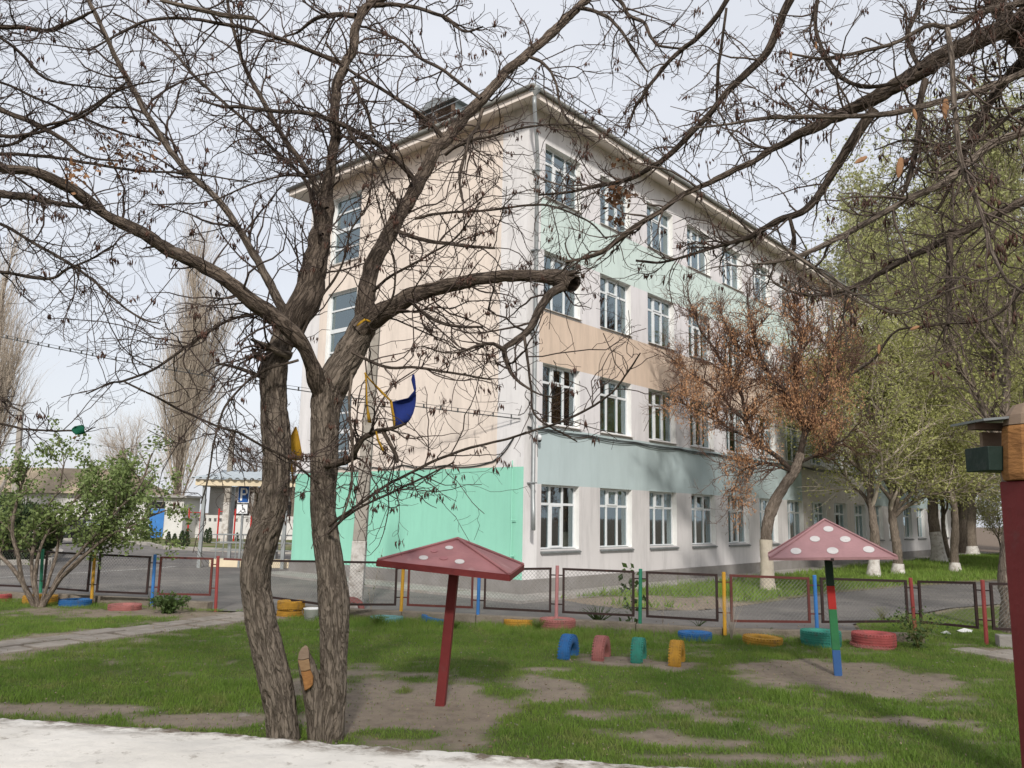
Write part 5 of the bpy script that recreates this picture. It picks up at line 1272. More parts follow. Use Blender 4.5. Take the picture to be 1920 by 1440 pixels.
# limewashed right-hand trees
TL = [((14.15, 32.0), 11, 3.8, .21, 1.0, 'thick limewashed tree behind the pink mushroom roof', 31, 4200), ((15.9, 33.8), 10, 3.4, .22, .5, 'leaning scarred tree with brown clusters right of the pink roof tip', 32, 3600),
      ((23.2, 44.6), 12.5, 4.4, .36, 1.7, 'stout limewashed tree with a cut top in the dark grass', 33, 5200), ((24.1, 45.2), 11, 3.4, .15, .3, 'slim tree beside the stout limewashed tree', 34, 3600),
      ((31.1, 55.2), 13, 4.6, .36, .6, 'stout tree farthest back by the school corner', 35, 5200), ((19.5, 36), 12, 4.0, .2, .5, 'tall thin stemmed leafing tree between the stout ones', 36, 4800)]
for (bx, by), h, cr, trr_, lime, lab, sd, nl in TL:
    simple_tree('street_tree', lab, (bx, by), h, cr, 18, 360, 2600, 'twig_tan', ('leaf_young', nl * 8, .055, .2), trr_, .32, .3, lime, (random.uniform(-.6, .6), .3), seed=sd, wig=.18, droop=.03, bark='bark', group='leafing trees beside the school', trunk_top=.7)
simple_tree('street_tree', 'leafing tree with bare lower trunk half hidden by the dark red post', (10.0, 16.5), 8.5, 3.0, 14, 260, 1700, 'twig_pale', ('leaf_young', 9000, .042, .12), .22, .42, .3, 0, (.4, .2), seed=41, bark='bark')
for i, (x, y, h) in enumerate([(28, 40, 11), (24, 33, 10), (35, 48, 12.5), (44, 62, 12)]):
    simple_tree('street_tree', ['leafing tree with fine drooping twigs behind the bird feeder', 'yellow green tree just left of the bird feeder', 'leafing tree far right behind the others', 'farthest leafing tree at the right edge'][i], (x, y), h, 4.2, 18, 360, 2600, 'twig_tan', ('leaf_young', 38000, .058, .22), .18, .22, .3, 0, (.3, .3), seed=50 + i, droop=.05, group='leafing trees beside the school')
for i, (x, y, h) in enumerate([(33, 50, 4.2), (39, 55, 5.0), (45.5, 60, 5.0), (37, 62, 5.5), (52, 66, 5.5)]):
    simple_tree('bush', ['low leafing bush beyond the last stout tree', 'budding bush in the gap left of the dark red post', 'rounded budding bush far right behind the trees', 'tall bush behind the school end', 'farthest bush at the right edge'][i], (x, y), h, 2.6, 16, 320, 1800, 'twig_tan', ('leaf_young', 9000, .06, .18), .07, .08, .3, 0, (.2, .1), seed=80 + i, group='bushes beyond the school', cat='bush')
# far bare trees behind the canopy
simple_tree('bare_tree', 'reddish bare round tree behind the entrance canopy', (-17.5, 66), 8.5, 4.2, 20, 420, 2600, 'twig_red', None, .22, .25, .4, .9, seed=60)
simple_tree('bare_tree', 'spreading bare tree with whitewashed foot beside the lamp pole', (-15.2, 49.5), 6.0, 3.2, 12, 160, 900, 'twig', None, .26, .25, .15, .9, (-.3, 0), seed=61, wig=.25)
simple_tree('bare_tree', 'beige bare tree behind the leafy shrub', (-33, 70), 8.5, 4.5, 18, 320, 2000, 'twig_tan', None, .25, .2, .4, 0, seed=62)
# leafy shrub, left
def shrub(name, label, base, stems, leaf_n, size, seed, mt='leaf', crown=.9):
    global RNG
    RNG = np.random.default_rng(seed); t = thing(name, label, 'shrub', (*base, 0))
    paths, rads = [], []
    for s in stems:
        P = resample(s, 24); P[:, :3] -= np.array([*base, 0]); P = wiggle(P, .05, 1.7, seed); limb_mesh('stem', P, M['bark_pale'], t, 9, 0, (0, 0, 0))
        Q = resample(P, 20); paths.append(Q[:, :3]); rads.append(Q[:, 3])
    paths, rads = np.array(paths), np.array(rads)
    p1, r1 = grow(paths, rads, 110, (.35, 1), (.5, 1.2), (20, 60), .2, 8, .2, .014, .004)
    p2, r2 = grow(p1, r1, 700, (.15, 1), (.2, .55), (20, 65), .15, 6, .22, .006, .002)
    v, q = merge([tubes(p1, r1, 4), tubes(p2, r2, 3)]); o = mesh_np('twigs', v, q, M['twig_pale'], t); tag(o, kind='stuff')
    pts = p2[:, 1:].reshape(-1, 3); c = pts[RNG.choice(len(pts), leaf_n)] + RNG.normal(size=(leaf_n, 3)) * .06
    v, q = leafs(c, size); o = mesh_np('foliage', v, q, M[mt], t); tag(o, kind='stuff')
    return t
sy = 17.6
st = [px_path(p, sy, sy + dy) for p, dy in [
    ([(75, 1142, 9), (110, 1090, 8), (140, 1060, 7), (190, 1010, 6), (240, 950, 5), (290, 890, 3)], .3), ([(78, 1142, 8), (105, 1095, 7), (160, 1040, 6), (210, 1000, 5), (270, 975, 4), (310, 960, 3)], -.6),
    ([(68, 1142, 9), (45, 1095, 8), (20, 1060, 7), (-10, 1030, 6), (-40, 960, 4), (-60, 900, 3)], .3), ([(66, 1142, 9), (40, 1085, 8), (30, 1030, 7), (25, 980, 6), (40, 910, 4), (50, 870, 3)], -.5),
    ([(72, 1142, 8), (62, 1080, 7), (60, 1030, 6), (75, 970, 5), (110, 920, 4), (120, 870, 3)], .5), ([(72, 1142, 8), (65, 1075, 7), (80, 1010, 5), (130, 950, 4), (170, 910, 3), (200, 880, 2)], -.2),
    ([(76, 1142, 8), (108, 1085, 7), (135, 1050, 6), (200, 980, 5), (260, 915, 4), (285, 850, 3)], -.4), ([(74, 1142, 7), (100, 1060, 6), (120, 1000, 5), (180, 950, 4), (220, 920, 3), (255, 905, 2)], .8)]]
shrub('leafy_shrub', 'wide many stemmed shrub in green leaf growing before the fence at left', (-9.95, 17.6), st, 12500, .052, 70, 'leaf_shrub')
# ------------------------------------------------------------------ fence
FN = thing('playground_fence', 'low mesh fence with posts of many colours between playground and road', 'fence', (0, 0, 0))
posts = [('p_green', (80, 1030), (76, 1112), .2), ('p_yellow', (178, 1035), (172, 1120), .2), ('p_blue', (291, 1040), (285, 1125), .2), ('p_red', (409, 1043), (404, 1145), 0),
         ('p_red', (487, 1046), (483, 1146), 0), ('p_green', (612, 1048), (606, 1146), .2),
         ('p_yellow', (757, 1050), (752, 1146), .2), ('p_blue', (899, 1062), (896, 1152), .2), ('p_pink', (1045, 1061), (1043, 1160), .2), ('p_green', (1201, 1067), (1200, 1168), .2),
         ('p_yellow', (1357, 1073), (1359, 1178), .2), ('p_blue', (1527, 1079), (1532, 1180), .2), ('p_red', (1707, 1084), (1717, 1199), 0), ('p_red', (1842, 1088), (1850, 1208), .06)]
cname = {'p_green': 'green', 'p_yellow': 'yellow', 'p_blue': 'blue', 'p_red': 'dark red', 'p_pink': 'dusty pink'}
PB = []
for mname, tp_, bp_, hz in posts:
    bse = gp(*bp_, hz); top = at(*tp_, bse[1]); PB.append((bse, top, mname))
pre = []
for i in range(5):      # posts left of the frame edge and right of the last one continue the line
    d = np.array([-1.55, .38, 0]) * (i + 1); pre.append((PB[0][0] + d, PB[0][1] + d, ['p_red', 'p_blue', 'p_yellow', 'p_green', 'p_red'][i]))
post_ = []
for i in range(2):
    d = np.array([1.6, -.36, 0]) * (i + 1); post_.append((PB[-1][0] + d + [0, 0, .14], PB[-1][1] + d + [0, 0, .02], ['p_blue', 'p_green'][i]))
PB = pre[::-1] + PB + post_
for bse, top, mname in PB:
    v = Vector(top - bse); m = MB(); q = v.to_track_quat('Z', 'Y').to_matrix().to_4x4()
    m.lathe([(0, -.12), (.034, -.12), (.034, v.length), (.028, v.length + .006), (0, v.length + .006)], 12, Matrix.Translation(Vector(bse)) @ q, closed=False)
    o = m.build('post', M[mname], FN); tag(o, cname[mname] + ' post')
def fence_panel(i, a, c, frame, skip_bottom=False):
    (b0, t0, _), (b1, t1, _) = a, c
    g0, g1 = Vector((b0 + t0) / 2), Vector((b1 + t1) / 2); d = Vector((g1.x - g0.x, g1.y - g0.y, 0)); L = d.length; d.normalize()
    z0a, z1a = b0[2] if b0[2] > .1 else .2, b1[2] if b1[2] > .1 else .2
    inset = .13
    P0 = Vector((g0.x, g0.y, 0)) + d * inset; P1 = Vector((g1.x, g1.y, 0)) - d * inset
    def pt(u, z0, z1): p = P0.lerp(P1, u); return Vector((p.x, p.y, z0 + (z1 - z0) * u))
    lb, lt0, lt1 = .13, t0[2] - .055, t1[2] - .055
    A0, A1 = pt(0, z0a + lb, 0), pt(1, 0, z1a + lb); B0, B1 = pt(0, lt0, 0), pt(1, 0, lt1)
    def bar(m, p, q, w_=.021):
        v = q - p; m.box(-w_, w_, -w_, w_, 0, v.length, Matrix.Translation(p) @ v.to_track_quat('Z', 'Y').to_matrix().to_4x4())
    m = MB(); bar(m, B0 - d * .021, B1 + d * .021)
    if not skip_bottom: bar(m, A0 + Vector((0, 0, .022)), B0 - Vector((0, 0, .022))); bar(m, A1 + Vector((0, 0, .022)), B1 - Vector((0, 0, .022)))
    if not skip_bottom: bar(m, A0 - d * .021, A1 + d * .021)
    for P, sgn in ((A0, -1), (B0, -1), (A1, 1), (B1, 1)):
        if skip_bottom: continue
        dz = .14 if P in (A0, A1) else -.12
        p = P + Vector((0, 0, dz)); bar(m, p + d * sgn * .022, p + d * sgn * (inset - .03), .011)
    pn = m.build('panel', M[frame], FN)
    if skip_bottom: return
    m = MB(); w_ = (P1 - P0).length; step = .075; H_ = (B0.z + B1.z) / 2 - (A0.z + A1.z) / 2
    def bil(u, vv): lo = A0.lerp(A1, u); hi = B0.lerp(B1, u); return lo.lerp(hi, vv)
    n = int((w_ + H_) / step)
    for sgn in (1, -1):
        for k in range(n + 1):
            s0 = k * step - (H_ if sgn > 0 else 0)
            pts = []
            for vv in (0.0, 1.0):
                u = (s0 + (H_ * vv if sgn > 0 else -H_ * vv)) ; pts.append((u, vv))
            (ua, va), (ub, vb) = pts
            lo, hi = 0, w_
            if ua == ub: continue
            def clampend(ua, va, ub, vb):
                t0_, t1_ = 0.0, 1.0
                du = ub - ua
                for bound, s_ in ((lo, 1), (hi, -1)):
                    fa, fb = (ua - bound) * s_, (ub - bound) * s_
                    if fa < 0 and fb < 0: return None
                    if fa < 0: t0_ = max(t0_, fa / (fa - fb))
                    elif fb < 0: t1_ = min(t1_, fa / (fa - fb))
                if t1_ - t0_ < .02: return None
                return (ua + du * t0_, va + (vb - va) * t0_, ua + du * t1_, va + (vb - va) * t1_)
            r = clampend(ua, va, ub, vb)
            if not r: continue
            m.tube([bil(r[0] / w_, r[1]), bil(r[2] / w_, r[3])], .003, 3, cap=False)
    o = m.build('wire_mesh', M['wire'], pn); tag(o, kind='stuff')
for i in range(len(PB) - 1):
    gate = abs(PB[i][0][0] + 6.27) < .1
    fr = 'frame_red' if i in (7, 8, 11, 15) else 'frame_dark'
    fence_panel(i, PB[i], PB[i + 1], fr, skip_bottom=gate)

# ------------------------------------------------------------------ tyres
def tyre_mesh(mat):
    m = MB(); R0, W = .315, .19
    prof = []
    for a in range(0, 360, 20):
        ca, sa = math.cos(R(a)), math.sin(R(a))
        sx = abs(ca) ** .55 * (1 if ca > 0 else -1); sz = abs(sa) ** .6 * (1 if sa > 0 else -1)
        prof.append((R0 - .075 + sx * .075, sz * W / 2))
    m.lathe(prof, 40)
    for z in (-.055, -.02, .02, .055): m.lathe([(R0 - .012, z - .012), (R0 + .007, z - .009), (R0 + .007, z + .009), (R0 - .012, z + .012)], 40)
    for k in range(40):
        a = 2 * math.pi * k / 40
        for s_ in (-1, 1): m.box(-.010, .004, -.012, .012, -.012, .012, Matrix.Rotation(a, 4, 'Z') @ Matrix.Translation((R0 - .004, 0, s_ * .082)))
    o = m.build('tyre', mat, None, smooth=False); d = o.data; bpy.data.objects.remove(o)
    return d
tm = {}
def tyre(label, mat, loc, rot=(0, 0, 0), scale=1.0, group=None):
    if mat not in tm: tm[mat] = tyre_mesh(M[mat])
    o = bpy.data.objects.new('tyre', tm[mat]); o.location = loc; o.rotation_euler = rot; o.scale = (scale,) * 3; link(o)
    tag(o, label, 'tyre', group); return o
FB = 'painted tyre flower beds along the fence'
def flat(label, mat, px, py, wpx, lift=0.0, tilt=(0, 0)):
    c = gp(px, py); s = wpx * c[1] / F_PX / .64; tyre(label, mat, (c[0], c[1] + .3 * s, .075 * s + lift), (tilt[0], tilt[1], random.uniform(0, 3)), s, FB); return c, s
flat('red tyre at the left edge of the row', 't_red', -18, 1129, 50)
flat('yellow tyre behind the shrub stems', 't_yellow', 58, 1138, 58, .03)
flat('blue tyre on bare soil just right of the shrub', 't_blue', 126, 1142, 56, .0)
flat('faded pink tyre left of the leafy weed', 't_pink', 220, 1150, 58, -.02)
flat('lower tyre of the yellow pair behind the left trunk', 't_yellow', 538, 1161, 50)
flat('upper tyre of the yellow pair behind the left trunk', 't_yellow', 538, 1161, 50, .19)
flat('pale teal tyre sunk in tall grass', 't_lblue', 720, 1172, 62, -.05)
flat('tilted blue tyre in grass left of the red mushroom pole', 't_blue', 812, 1172, 50, -.01, (.15, -.12))
flat('yellow tyre right of the red mushroom pole', 't_yellow', 975, 1180, 62, -.02, (.05, .05))
flat('lower tyre of the pink pair under the pink fence post', 't_pink', 1047, 1188, 68, -.09)
flat('upper tyre of the pink pair under the pink fence post', 't_pink', 1047, 1188, 67, .05)
flat('blue tyre with a small plant growing in it', 't_blue', 1310, 1209, 62, .02)
flat('yellow tyre with sprouts left of the striped pole', 't_yellow', 1441, 1218, 72, -.01, (.04, 0))
flat('lower tyre of the green pair behind the striped pole', 't_teal', 1553, 1220, 70, -.06)
flat('upper tyre of the green pair behind the striped pole', 't_teal', 1553, 1220, 72, .11)
flat('lower tyre of the red pair left of the gate', 't_pink', 1653, 1224, 78, -.08)
flat('upper tyre of the red pair left of the gate', 't_red', 1656, 1224, 77, .09)
ST = 'half buried tyres standing in a row'
for (px, py), mt, nm in zip([(1066, 1237), (1128, 1240), (1198, 1244), (1270, 1250)], ['t_blue', 't_pink', 't_teal', 't_yellow'], ['blue', 'pink', 'green', 'yellow']):
    c = gp(px, py); tyre(nm + ' half buried tyre standing upright on the lawn', mt, (c[0], c[1] + .02, .075), (R(90), R(random.uniform(-4, 4)), R(72 + random.uniform(-5, 3))), .93, ST)
c = gp(664, 1152); tyre('pink tyre edge standing behind the right trunk', 't_pink', (c[0] - .05, c[1], .1), (R(90), 0, R(20)), .8)
# bucket
c = gp(585, 1168); bk = thing('bucket', 'white battered bucket between the two front trunks', 'bucket', tuple(c))
m = MB(); m.lathe([(.0, 0), (.14, 0), (.17, .26), (.18, .265), (.18, .28), (.165, .28), (.135, .02), (0, .02)], 20, closed=False); m.build('pail', M['plastic_white'], bk, smooth=True)
m = MB(); m.tube([(.17 * math.cos(a), .02, .27 - .16 * math.sin(a)) for a in np.linspace(0, math.pi, 10)], .005, 5, Matrix.Translation((0, -.18, 0))); m.build('handle', M['wire'], bk)

# ------------------------------------------------------------------ mushroom shades
def pyramid_shade(label, base, lean, pole_parts, pole_w, zr, half, hy, rise, rot, mat_roof, dots, dot_mat, fascia_mat, group='mushroom shades on poles', fas=.045):
    t = thing('mushroom_shade', label, 'shade', (base[0], base[1], 0), 0, group)
    t.rotation_euler = (lean[1], lean[0], rot)
    for z0, z1, mt, lab in pole_parts:
        m = MB(); m.box(-pole_w, pole_w, -pole_w, pole_w, z0, z1); o = m.build('pole', M[mt], t, bevel=.006)
        if lab: tag(o, lab)
    hx = half
    cs = [(-hx, -hy), (hx, -hy), (hx, hy), (-hx, hy)]
    ap = Vector((0, 0, zr + rise)); th = .006
    for i in range(4):
        a, c = Vector((*cs[i], zr)), Vector((*cs[(i + 1) % 4], zr)); n_ = (c - a).cross(ap - a).normalized()
        m = MB(); m.add([a, c, ap, a - n_ * .018, c - n_ * .018, ap - Vector((0, 0, .03))], [(0, 1, 2), (5, 4, 3), (0, 3, 4, 1)]); o = m.build('roof_panel', M[mat_roof], t)
    m = MB()
    for i in range(4):
        a, c = Vector((*cs[i], 0)), Vector((*cs[(i + 1) % 4], 0)); d = (c - a).normalized(); nn = Vector((d.y, -d.x, 0))
        p = [a - d * .01 + nn * .012, c + d * .01 + nn * .012, c - d * .02 - nn * .022, a + d * .02 - nn * .022]
        m.prism([(q.x, q.y) for q in p], zr - fas, zr + .006)
    m.build('fascia', M[fascia_mat], t)
    m = MB()
    for i in range(4):
        a = Vector((*cs[i], zr + .012)); m.tube([a, ap + Vector((0, 0, .01))], .016, 6)
    m.build('hip_batten', M[mat_roof], t)
    m = MB()
    for sx, sy_ in ((1, 0), (-1, 0), (0, 1), (0, -1)):
        m.box(-.02, .02, -.02, .02, 0, hx * .92, Matrix.Translation((0, 0, zr - .025)) @ Vector((sx, sy_, .0)).to_track_quat('Z', 'Y').to_matrix().to_4x4())
    m.build('brace', M['frame_dark'], t)
    # round dots on the front panel: (across -1..1 of width at that height, up 0..1)
    a, c = Vector((*cs[0], zr)), Vector((*cs[1], zr)); mid = (a + c) / 2; nrm = (c - a).cross(ap - a).normalized()
    ux = (c - a).normalized(); uy = (ap - mid).normalized(); Lu = (ap - mid).length
    for x, u, r_, mt in dots:
        p = mid + ux * x * hx * (1 if True else 1) + uy * u * Lu + nrm * .004
        F = Matrix((ux, uy, nrm)).transposed().to_4x4(); m = MB(); n = 22
        m.prism([(r_ * math.cos(2 * math.pi * k / n), r_ * math.sin(2 * math.pi * k / n)) for k in range(n)], -.002, .003, Matrix.Translation(p) @ F)
        o = m.build('dot', M[mt], t)
    return t
b1 = gp(825, 1330)
pyramid_shade('dark red mushroom shade with three pale dots on a leaning red pole', b1, (R(4.6), R(1)), [(-.3, 1.62, 'red', None)], .052, 1.60, .71, .68, .27, R(-7), 'red_roof',
              [(-.06, .66, .044, 'dot'), (-.36, .24, .05, 'dot'), (.20, .24, .052, 'dot'), (-.06, .30, .046, 'dot_old'), (-.26, .5, .04, 'dot_old')], 'dot', 'red', fas=.06)
b2 = gp(1572, 1270)
pyramid_shade('faded pink mushroom shade with six white dots on a striped pole', b2, (R(-2.4), R(0)),
              [(-.3, .37, 'pole_blue', 'blue pole base'), (.37, .92, 'pole_green', 'green pole band'), (.92, 1.24, 'pole_red', 'bright red pole band'), (1.24, 1.69, 'pole_dark', 'dark green pole top')], .052, 1.66, .80, .72, .50, R(-17), 'pink_roof',
              [(.03, .74, .066, 'dot'), (-.22, .48, .066, 'dot'), (.27, .46, .068, 'dot'), (-.56, .17, .07, 'dot'), (.03, .17, .073, 'dot'), (.60, .19, .07, 'dot')], 'dot', 'pink_roof', fas=.03)
# ------------------------------------------------------------------ post with bird feeder at the right edge
Y3 = 3.0
gpz = thing('gazebo_post', 'dark red square post topped by an orange wooden block at the right edge', 'post', (1.98, 3.06, 0), R(8))
m = MB(); m.box(-.085, .085, -.085, .085, 0, 2.31); m.build('post', M['red'], gpz, bevel=.008)
m = MB(); n = 12
m.lathe([(.0, 2.312), (.105, 2.312), (.11, 2.34), (.098, 2.505), (.092, 2.52), (0, 2.52)], 12, closed=False); m.build('block', M['raw_wood'], gpz, bevel=.004)
m = MB(); m.lathe([(0, 2.522), (.094, 2.522), (.085, 2.56), (.055, 2.60), (0, 2.615)], 12, closed=False); m.build('cap', M['cut_wood'], gpz)
bf = thing('bird_feeder', 'small wooden bird feeder with flat roof and dark green tray beside the post', 'feeder', (1.865, 3.16, 2.35), R(2))
m = MB(); m.box(-.045, .16, -.075, .075, 0, .093); m.build('tray', M['tray'], bf, bevel=.003)
m = MB(); m.box(.02, .16, .055, .075, .094, .16); m.build('back_board', M['cut_wood'], bf)
m = MB(); m.box(-.06, .16, -.03, .02, .162, .188); m.build('beam', M['louvre'], bf)
m = MB(); m.box(-.075, .13, -.11, .11, 0, .009, Matrix.Translation((0, 0, .193)) @ Matrix.Rotation(R(-6), 4, 'Y')); m.build('feeder_roof', M['zinc'], bf)
m = MB(); m.box(.06, .09, .076, .12, .02, .05); m.build('bracket', M['wire'], bf)

# ------------------------------------------------------------------ poles, wires, sign, canopy, far things
def taper_pole(m, base, top, w0, w1, z0, z1, mi=0):
    base, top = Vector(base), Vector(top)
    def P(z, w_): c = base.lerp(top, (z - base.z) / (top.z - base.z)); return [(c.x - w_, c.y - w_ * .8, z), (c.x + w_, c.y - w_ * .8, z), (c.x + w_, c.y + w_ * .8, z), (c.x - w_, c.y + w_ * .8, z)]
    f = lambda z: w0 + (w1 - w0) * (z - base.z) / (top.z - base.z)
    m.add(P(z0, f(z0)) + P(z1, f(z1)), [(3, 2, 1, 0), (4, 5, 6, 7), (0, 1, 5, 4), (1, 2, 6, 5), (2, 3, 7, 6), (3, 0, 4, 7)], None, mi)
pb = gp(665, 1146); pt_ = at(706, 590, pb[1])
pl = thing('concrete_pole', 'leaning square concrete pole with limewashed base before the mint green wall', 'pole', tuple(pb))
o3 = Vector(pb)
m = MB(); taper_pole(m, (0, 0, 0), Vector(pt_) - o3, .155, .10, 1.52, pt_[2]); m.build('shaft', M['concrete'], pl, bevel=.015)
m = MB(); taper_pole(m, (0, 0, 0), Vector(pt_) - o3, .162, .107, -.1, 1.518); m.build('limewash', M['lime'], pl, bevel=.015)
def far_pole(label, px, pyb, pyt, pxt, y, w_, lime, arms=True):
    bse = gp(px, pyb) if y is None else np.array([*at(px, 900, y)[:2], 0.0]); top = at(pxt, pyt, bse[1])
    t = thing('lamp_pole' if arms else 'concrete_pole', label, 'pole', tuple(bse)); rel = Vector(top - bse)
    m = MB(); taper_pole(m, (0, 0, 0), rel, w_, w_ * .65, lime, rel.z); m.build('shaft', M['concrete'], t)
    if lime: m = MB(); taper_pole(m, (0, 0, 0), rel, w_ * 1.05, w_ * .7, 0, lime - .003); m.build('limewash', M['lime'], t)
    if arms:
        for sx in (-1, 1):
            m = MB(); m.tube([rel - Vector((0, 0, .1)), rel + Vector((sx * .9, 0, .45))], .03, 6); m.build('arm', M['rail_metal'], t)
            m = MB(); m.lathe([(0, .12), (.06, .1), (.16, .02), (.16, 0), (0, -.03)], 10, Matrix.Translation(rel + Vector((sx * 1.0, 0, .38))), closed=False); m.build('lamp_head', M['rail_metal'], t)
    return t
far_pole('slender concrete lamp pole with two arms beyond the canopy', 420, 1020, 806, 437, None, .2, 2.6)
fp = far_pole('pale concrete pole with a strut at the far left', 36, 1000, 768, 40, 34, .13, 0, False)
m = MB(); m.tube([(-1.7, 0, .2), (-.05, 0, 4.6)], .07, 6); m.build('strut', M['concrete'], fp)
def wire(label, pts, r, clips=0, name='overhead_wire', cat='wire'):
    o = np.array(pts[0]); t = thing(name, label, cat, tuple(o)); m = MB(); m.tube([tuple(np.array(p) - o) for p in pts], r, 4); m.build('strand', M['cable'], t)
    if clips:
        m = MB(); P = resample(np.array(pts), clips * 2)[::2]; P = [p - o for p in P]
        for p in P: m.box(-.02, .02, -.02, .02, -.02, .1, Matrix.Translation(p))
        c = m.build('clip', M['cable'], t); tag(c, kind='stuff')
        m = MB(); m.tube([tuple(np.array(p) - o + [0, 0, .1]) for p in pts], r * .5, 3); m.build('carrier_strand', M['cable'], t)
    return t
def sagw(a, c, s, n=14): a, c = np.array(a), np.array(c); return [a + (c - a) * i / n - np.array([0, 0, s * 4 * (i / n) * (1 - i / n)]) for i in range(n + 1)]
cxy = bl(-.05, .1)
wire('clipped cable running from the far left to the school corner', sagw(at(-60, 618, 30), (cxy[0], cxy[1], 4.75), .25), .016, 42)
wire('thin high wire crossing behind the branches', sagw(at(-60, 800, 60), at(560, 870, 60), .3), .012)
wire('thin wire slanting up from the left poplar', sagw(at(60, 590, 45), at(520, 385, 60), .3), .012)
wire('upper thin wire behind the crown of branches', sagw(at(250, 262, 60), at(700, 240, 60), .2), .012)
# parking sign
sb = gp(447, 1064); sg = thing('parking_sign', 'blue P sign over a white wheelchair plate on a grey pole', 'sign', tuple(sb), R(4))
m = MB(); m.tube([(0, 0, 0), (.03, 0, 3.1)], .045, 10); m.build('pole', M['galv'], sg)
def board(name, x0, x1, z0, z1, mat, par): mm = MB(); mm.box(x0, x1, -.075, -.05, z0, z1); return mm.build(name, M[mat], par, bevel=.004)
bd = board('parking_board', -.19, .23, 2.40, 3.08, 'sign_white', sg)
m = MB(); m.box(-.168, .208, -.079, -.0752, 2.425, 3.055); m.build('blue_field', M['sign_blue'], bd)
m = MB(); zc = 2.83; R1, R2 = .135, .068; cx_ = .045; n = 18; y0_, y1_ = -.084, -.0792
v, f = [], []
for k in range(n + 1):
    a = -math.pi / 2 + math.pi * k / n
    for rr_ in (R1, R2):
        for y_ in (y0_, y1_): v.append((cx_ + rr_ * .95 * math.cos(a), y_, zc + rr_ * math.sin(a)))
for k in range(n):
    b0_, b1_ = k * 4, k * 4 + 4
    f += [(b0_, b1_, b1_ + 2, b0_ + 2), (b0_ + 1, b0_ + 3, b1_ + 3, b1_ + 1), (b0_, b0_ + 1, b1_ + 1, b1_), (b0_ + 2, b1_ + 2, b1_ + 3, b0_ + 3)]
m.add(v, f); m.box(-.095, -.025, y0_, y1_, 2.49, zc + R1); m.box(-.025, cx_, y0_, y1_, zc + R2, zc + R1); m.box(-.025, cx_, y0_, y1_, zc - R1, zc - R2)
m.build('letter_p', M['sign_white'], bd)
bd2 = board('wheelchair_board', -.21, .21, 1.99, 2.36, 'sign_white', sg)
def plate_tube(pts, r): mm = MB(); mm.tube([(x, -.079, z) for x, z in pts], r, 6); return mm
m = MB()
m.tube([(.04 + .075 * math.cos(a), -.079, 2.115 + .075 * math.sin(a)) for a in np.linspace(R(75), R(-195), 20)], .012, 6)
m.tube([(.01, -.079, 2.275), (.02, -.079, 2.16), (.09, -.079, 2.15), (.13, -.079, 2.06), (.155, -.079, 2.065)], .014, 6); m.tube([(.015, -.079, 2.215), (.08, -.079, 2.21)], .011, 6)
m.lathe([(0, -.006), (.028, -.006), (.028, .006), (0, .006)], 14, Matrix.Translation((.005, -.079, 2.31)) @ Matrix.Rotation(R(90), 4, 'X'), closed=False)
m.tube([(-.12, -.079, 2.02), (-.02, -.079, 2.13)], .010, 6)
m.build('wheelchair_symbol', M['black'], bd2)
m = MB(); 
for x0, x1, z0, z1 in ((-.205, .205, 2.345, 2.355), (-.205, .205, 1.995, 2.005), (-.205, -.195, 2.005, 2.345), (.195, .205, 2.005, 2.345)): m.box(x0, x1, -.0785, -.0752, z0, z1)
m.build('plate_border', M['black'], bd2)
# entrance canopy
cp = thing('entrance_canopy', 'entrance canopy with pale blue tin roof and cream fascia on steel posts', 'canopy', (-11.6, 30.6, 0), 0)
for x, y in ((.15, 0), (3.2, .1), (.15, 3.2), (3.2, 3.3)):
    m = MB(); m.box(x - .06, x + .06, y - .06, y + .06, 0, 3.05); m.build('post', M['galv'], cp)
m = MB(); m.box(-.15, 3.6, -.18, -.12, 3.02, 3.25); m.box(-.15, -.09, -.119, 3.6, 3.02, 3.25); m.build('fascia', M['cream'], cp)
m = MB(); n = 60; v, f = [], []
for i in range(n + 1):
    x = -.35 + 4.1 * i / n; dz = .03 * (1 if (i // 2) % 2 else -1)
    v += [(x, -.35, 3.30 + dz), (x, 3.8, 3.72 + dz)]
for i in range(n): f.append((2 * i, 2 * i + 2, 2 * i + 3, 2 * i + 1))
v2 = [(a, b_, c - .012) for a, b_, c in v]; nn = len(v)
f2 = [tuple(nn + q for q in reversed(ff)) for ff in f] + [(2 * i, nn + 2 * i, nn + 2 * i + 2, 2 * i + 2) for i in range(n)]
m.add(v + v2, f + f2); m.build('tin_roof', M['tin_blue'], cp)
m = MB(); m.box(2.0, 2.12, 1.2, 3.3, 0, 3.0); m.build('side_panel', M['far_grey'], cp)
rp = thing('ramp_railing', 'grey steel ramp railing on a low beige base below the parking sign', 'railing', (-11.3, 31.2, 0))
m = MB(); m.box(0, 3.4, 0, .9, 0, .28); m.build('ramp_base', M['cream'], rp, bevel=.01)
for x in (.2, .95, 1.7, 2.45, 3.2):
    for y in (.06, .84):
        m = MB(); m.tube([(x, y, .28), (x, y, 1.2)], .022, 6); m.build('post', M['galv'], rp)
for y in (.06, .84):
    for z in (1.2, .9, .62):
        m = MB(); m.tube([(.0, y, z), (3.4, y, z)], .018, 6); m.build('rail', M['galv'], rp)
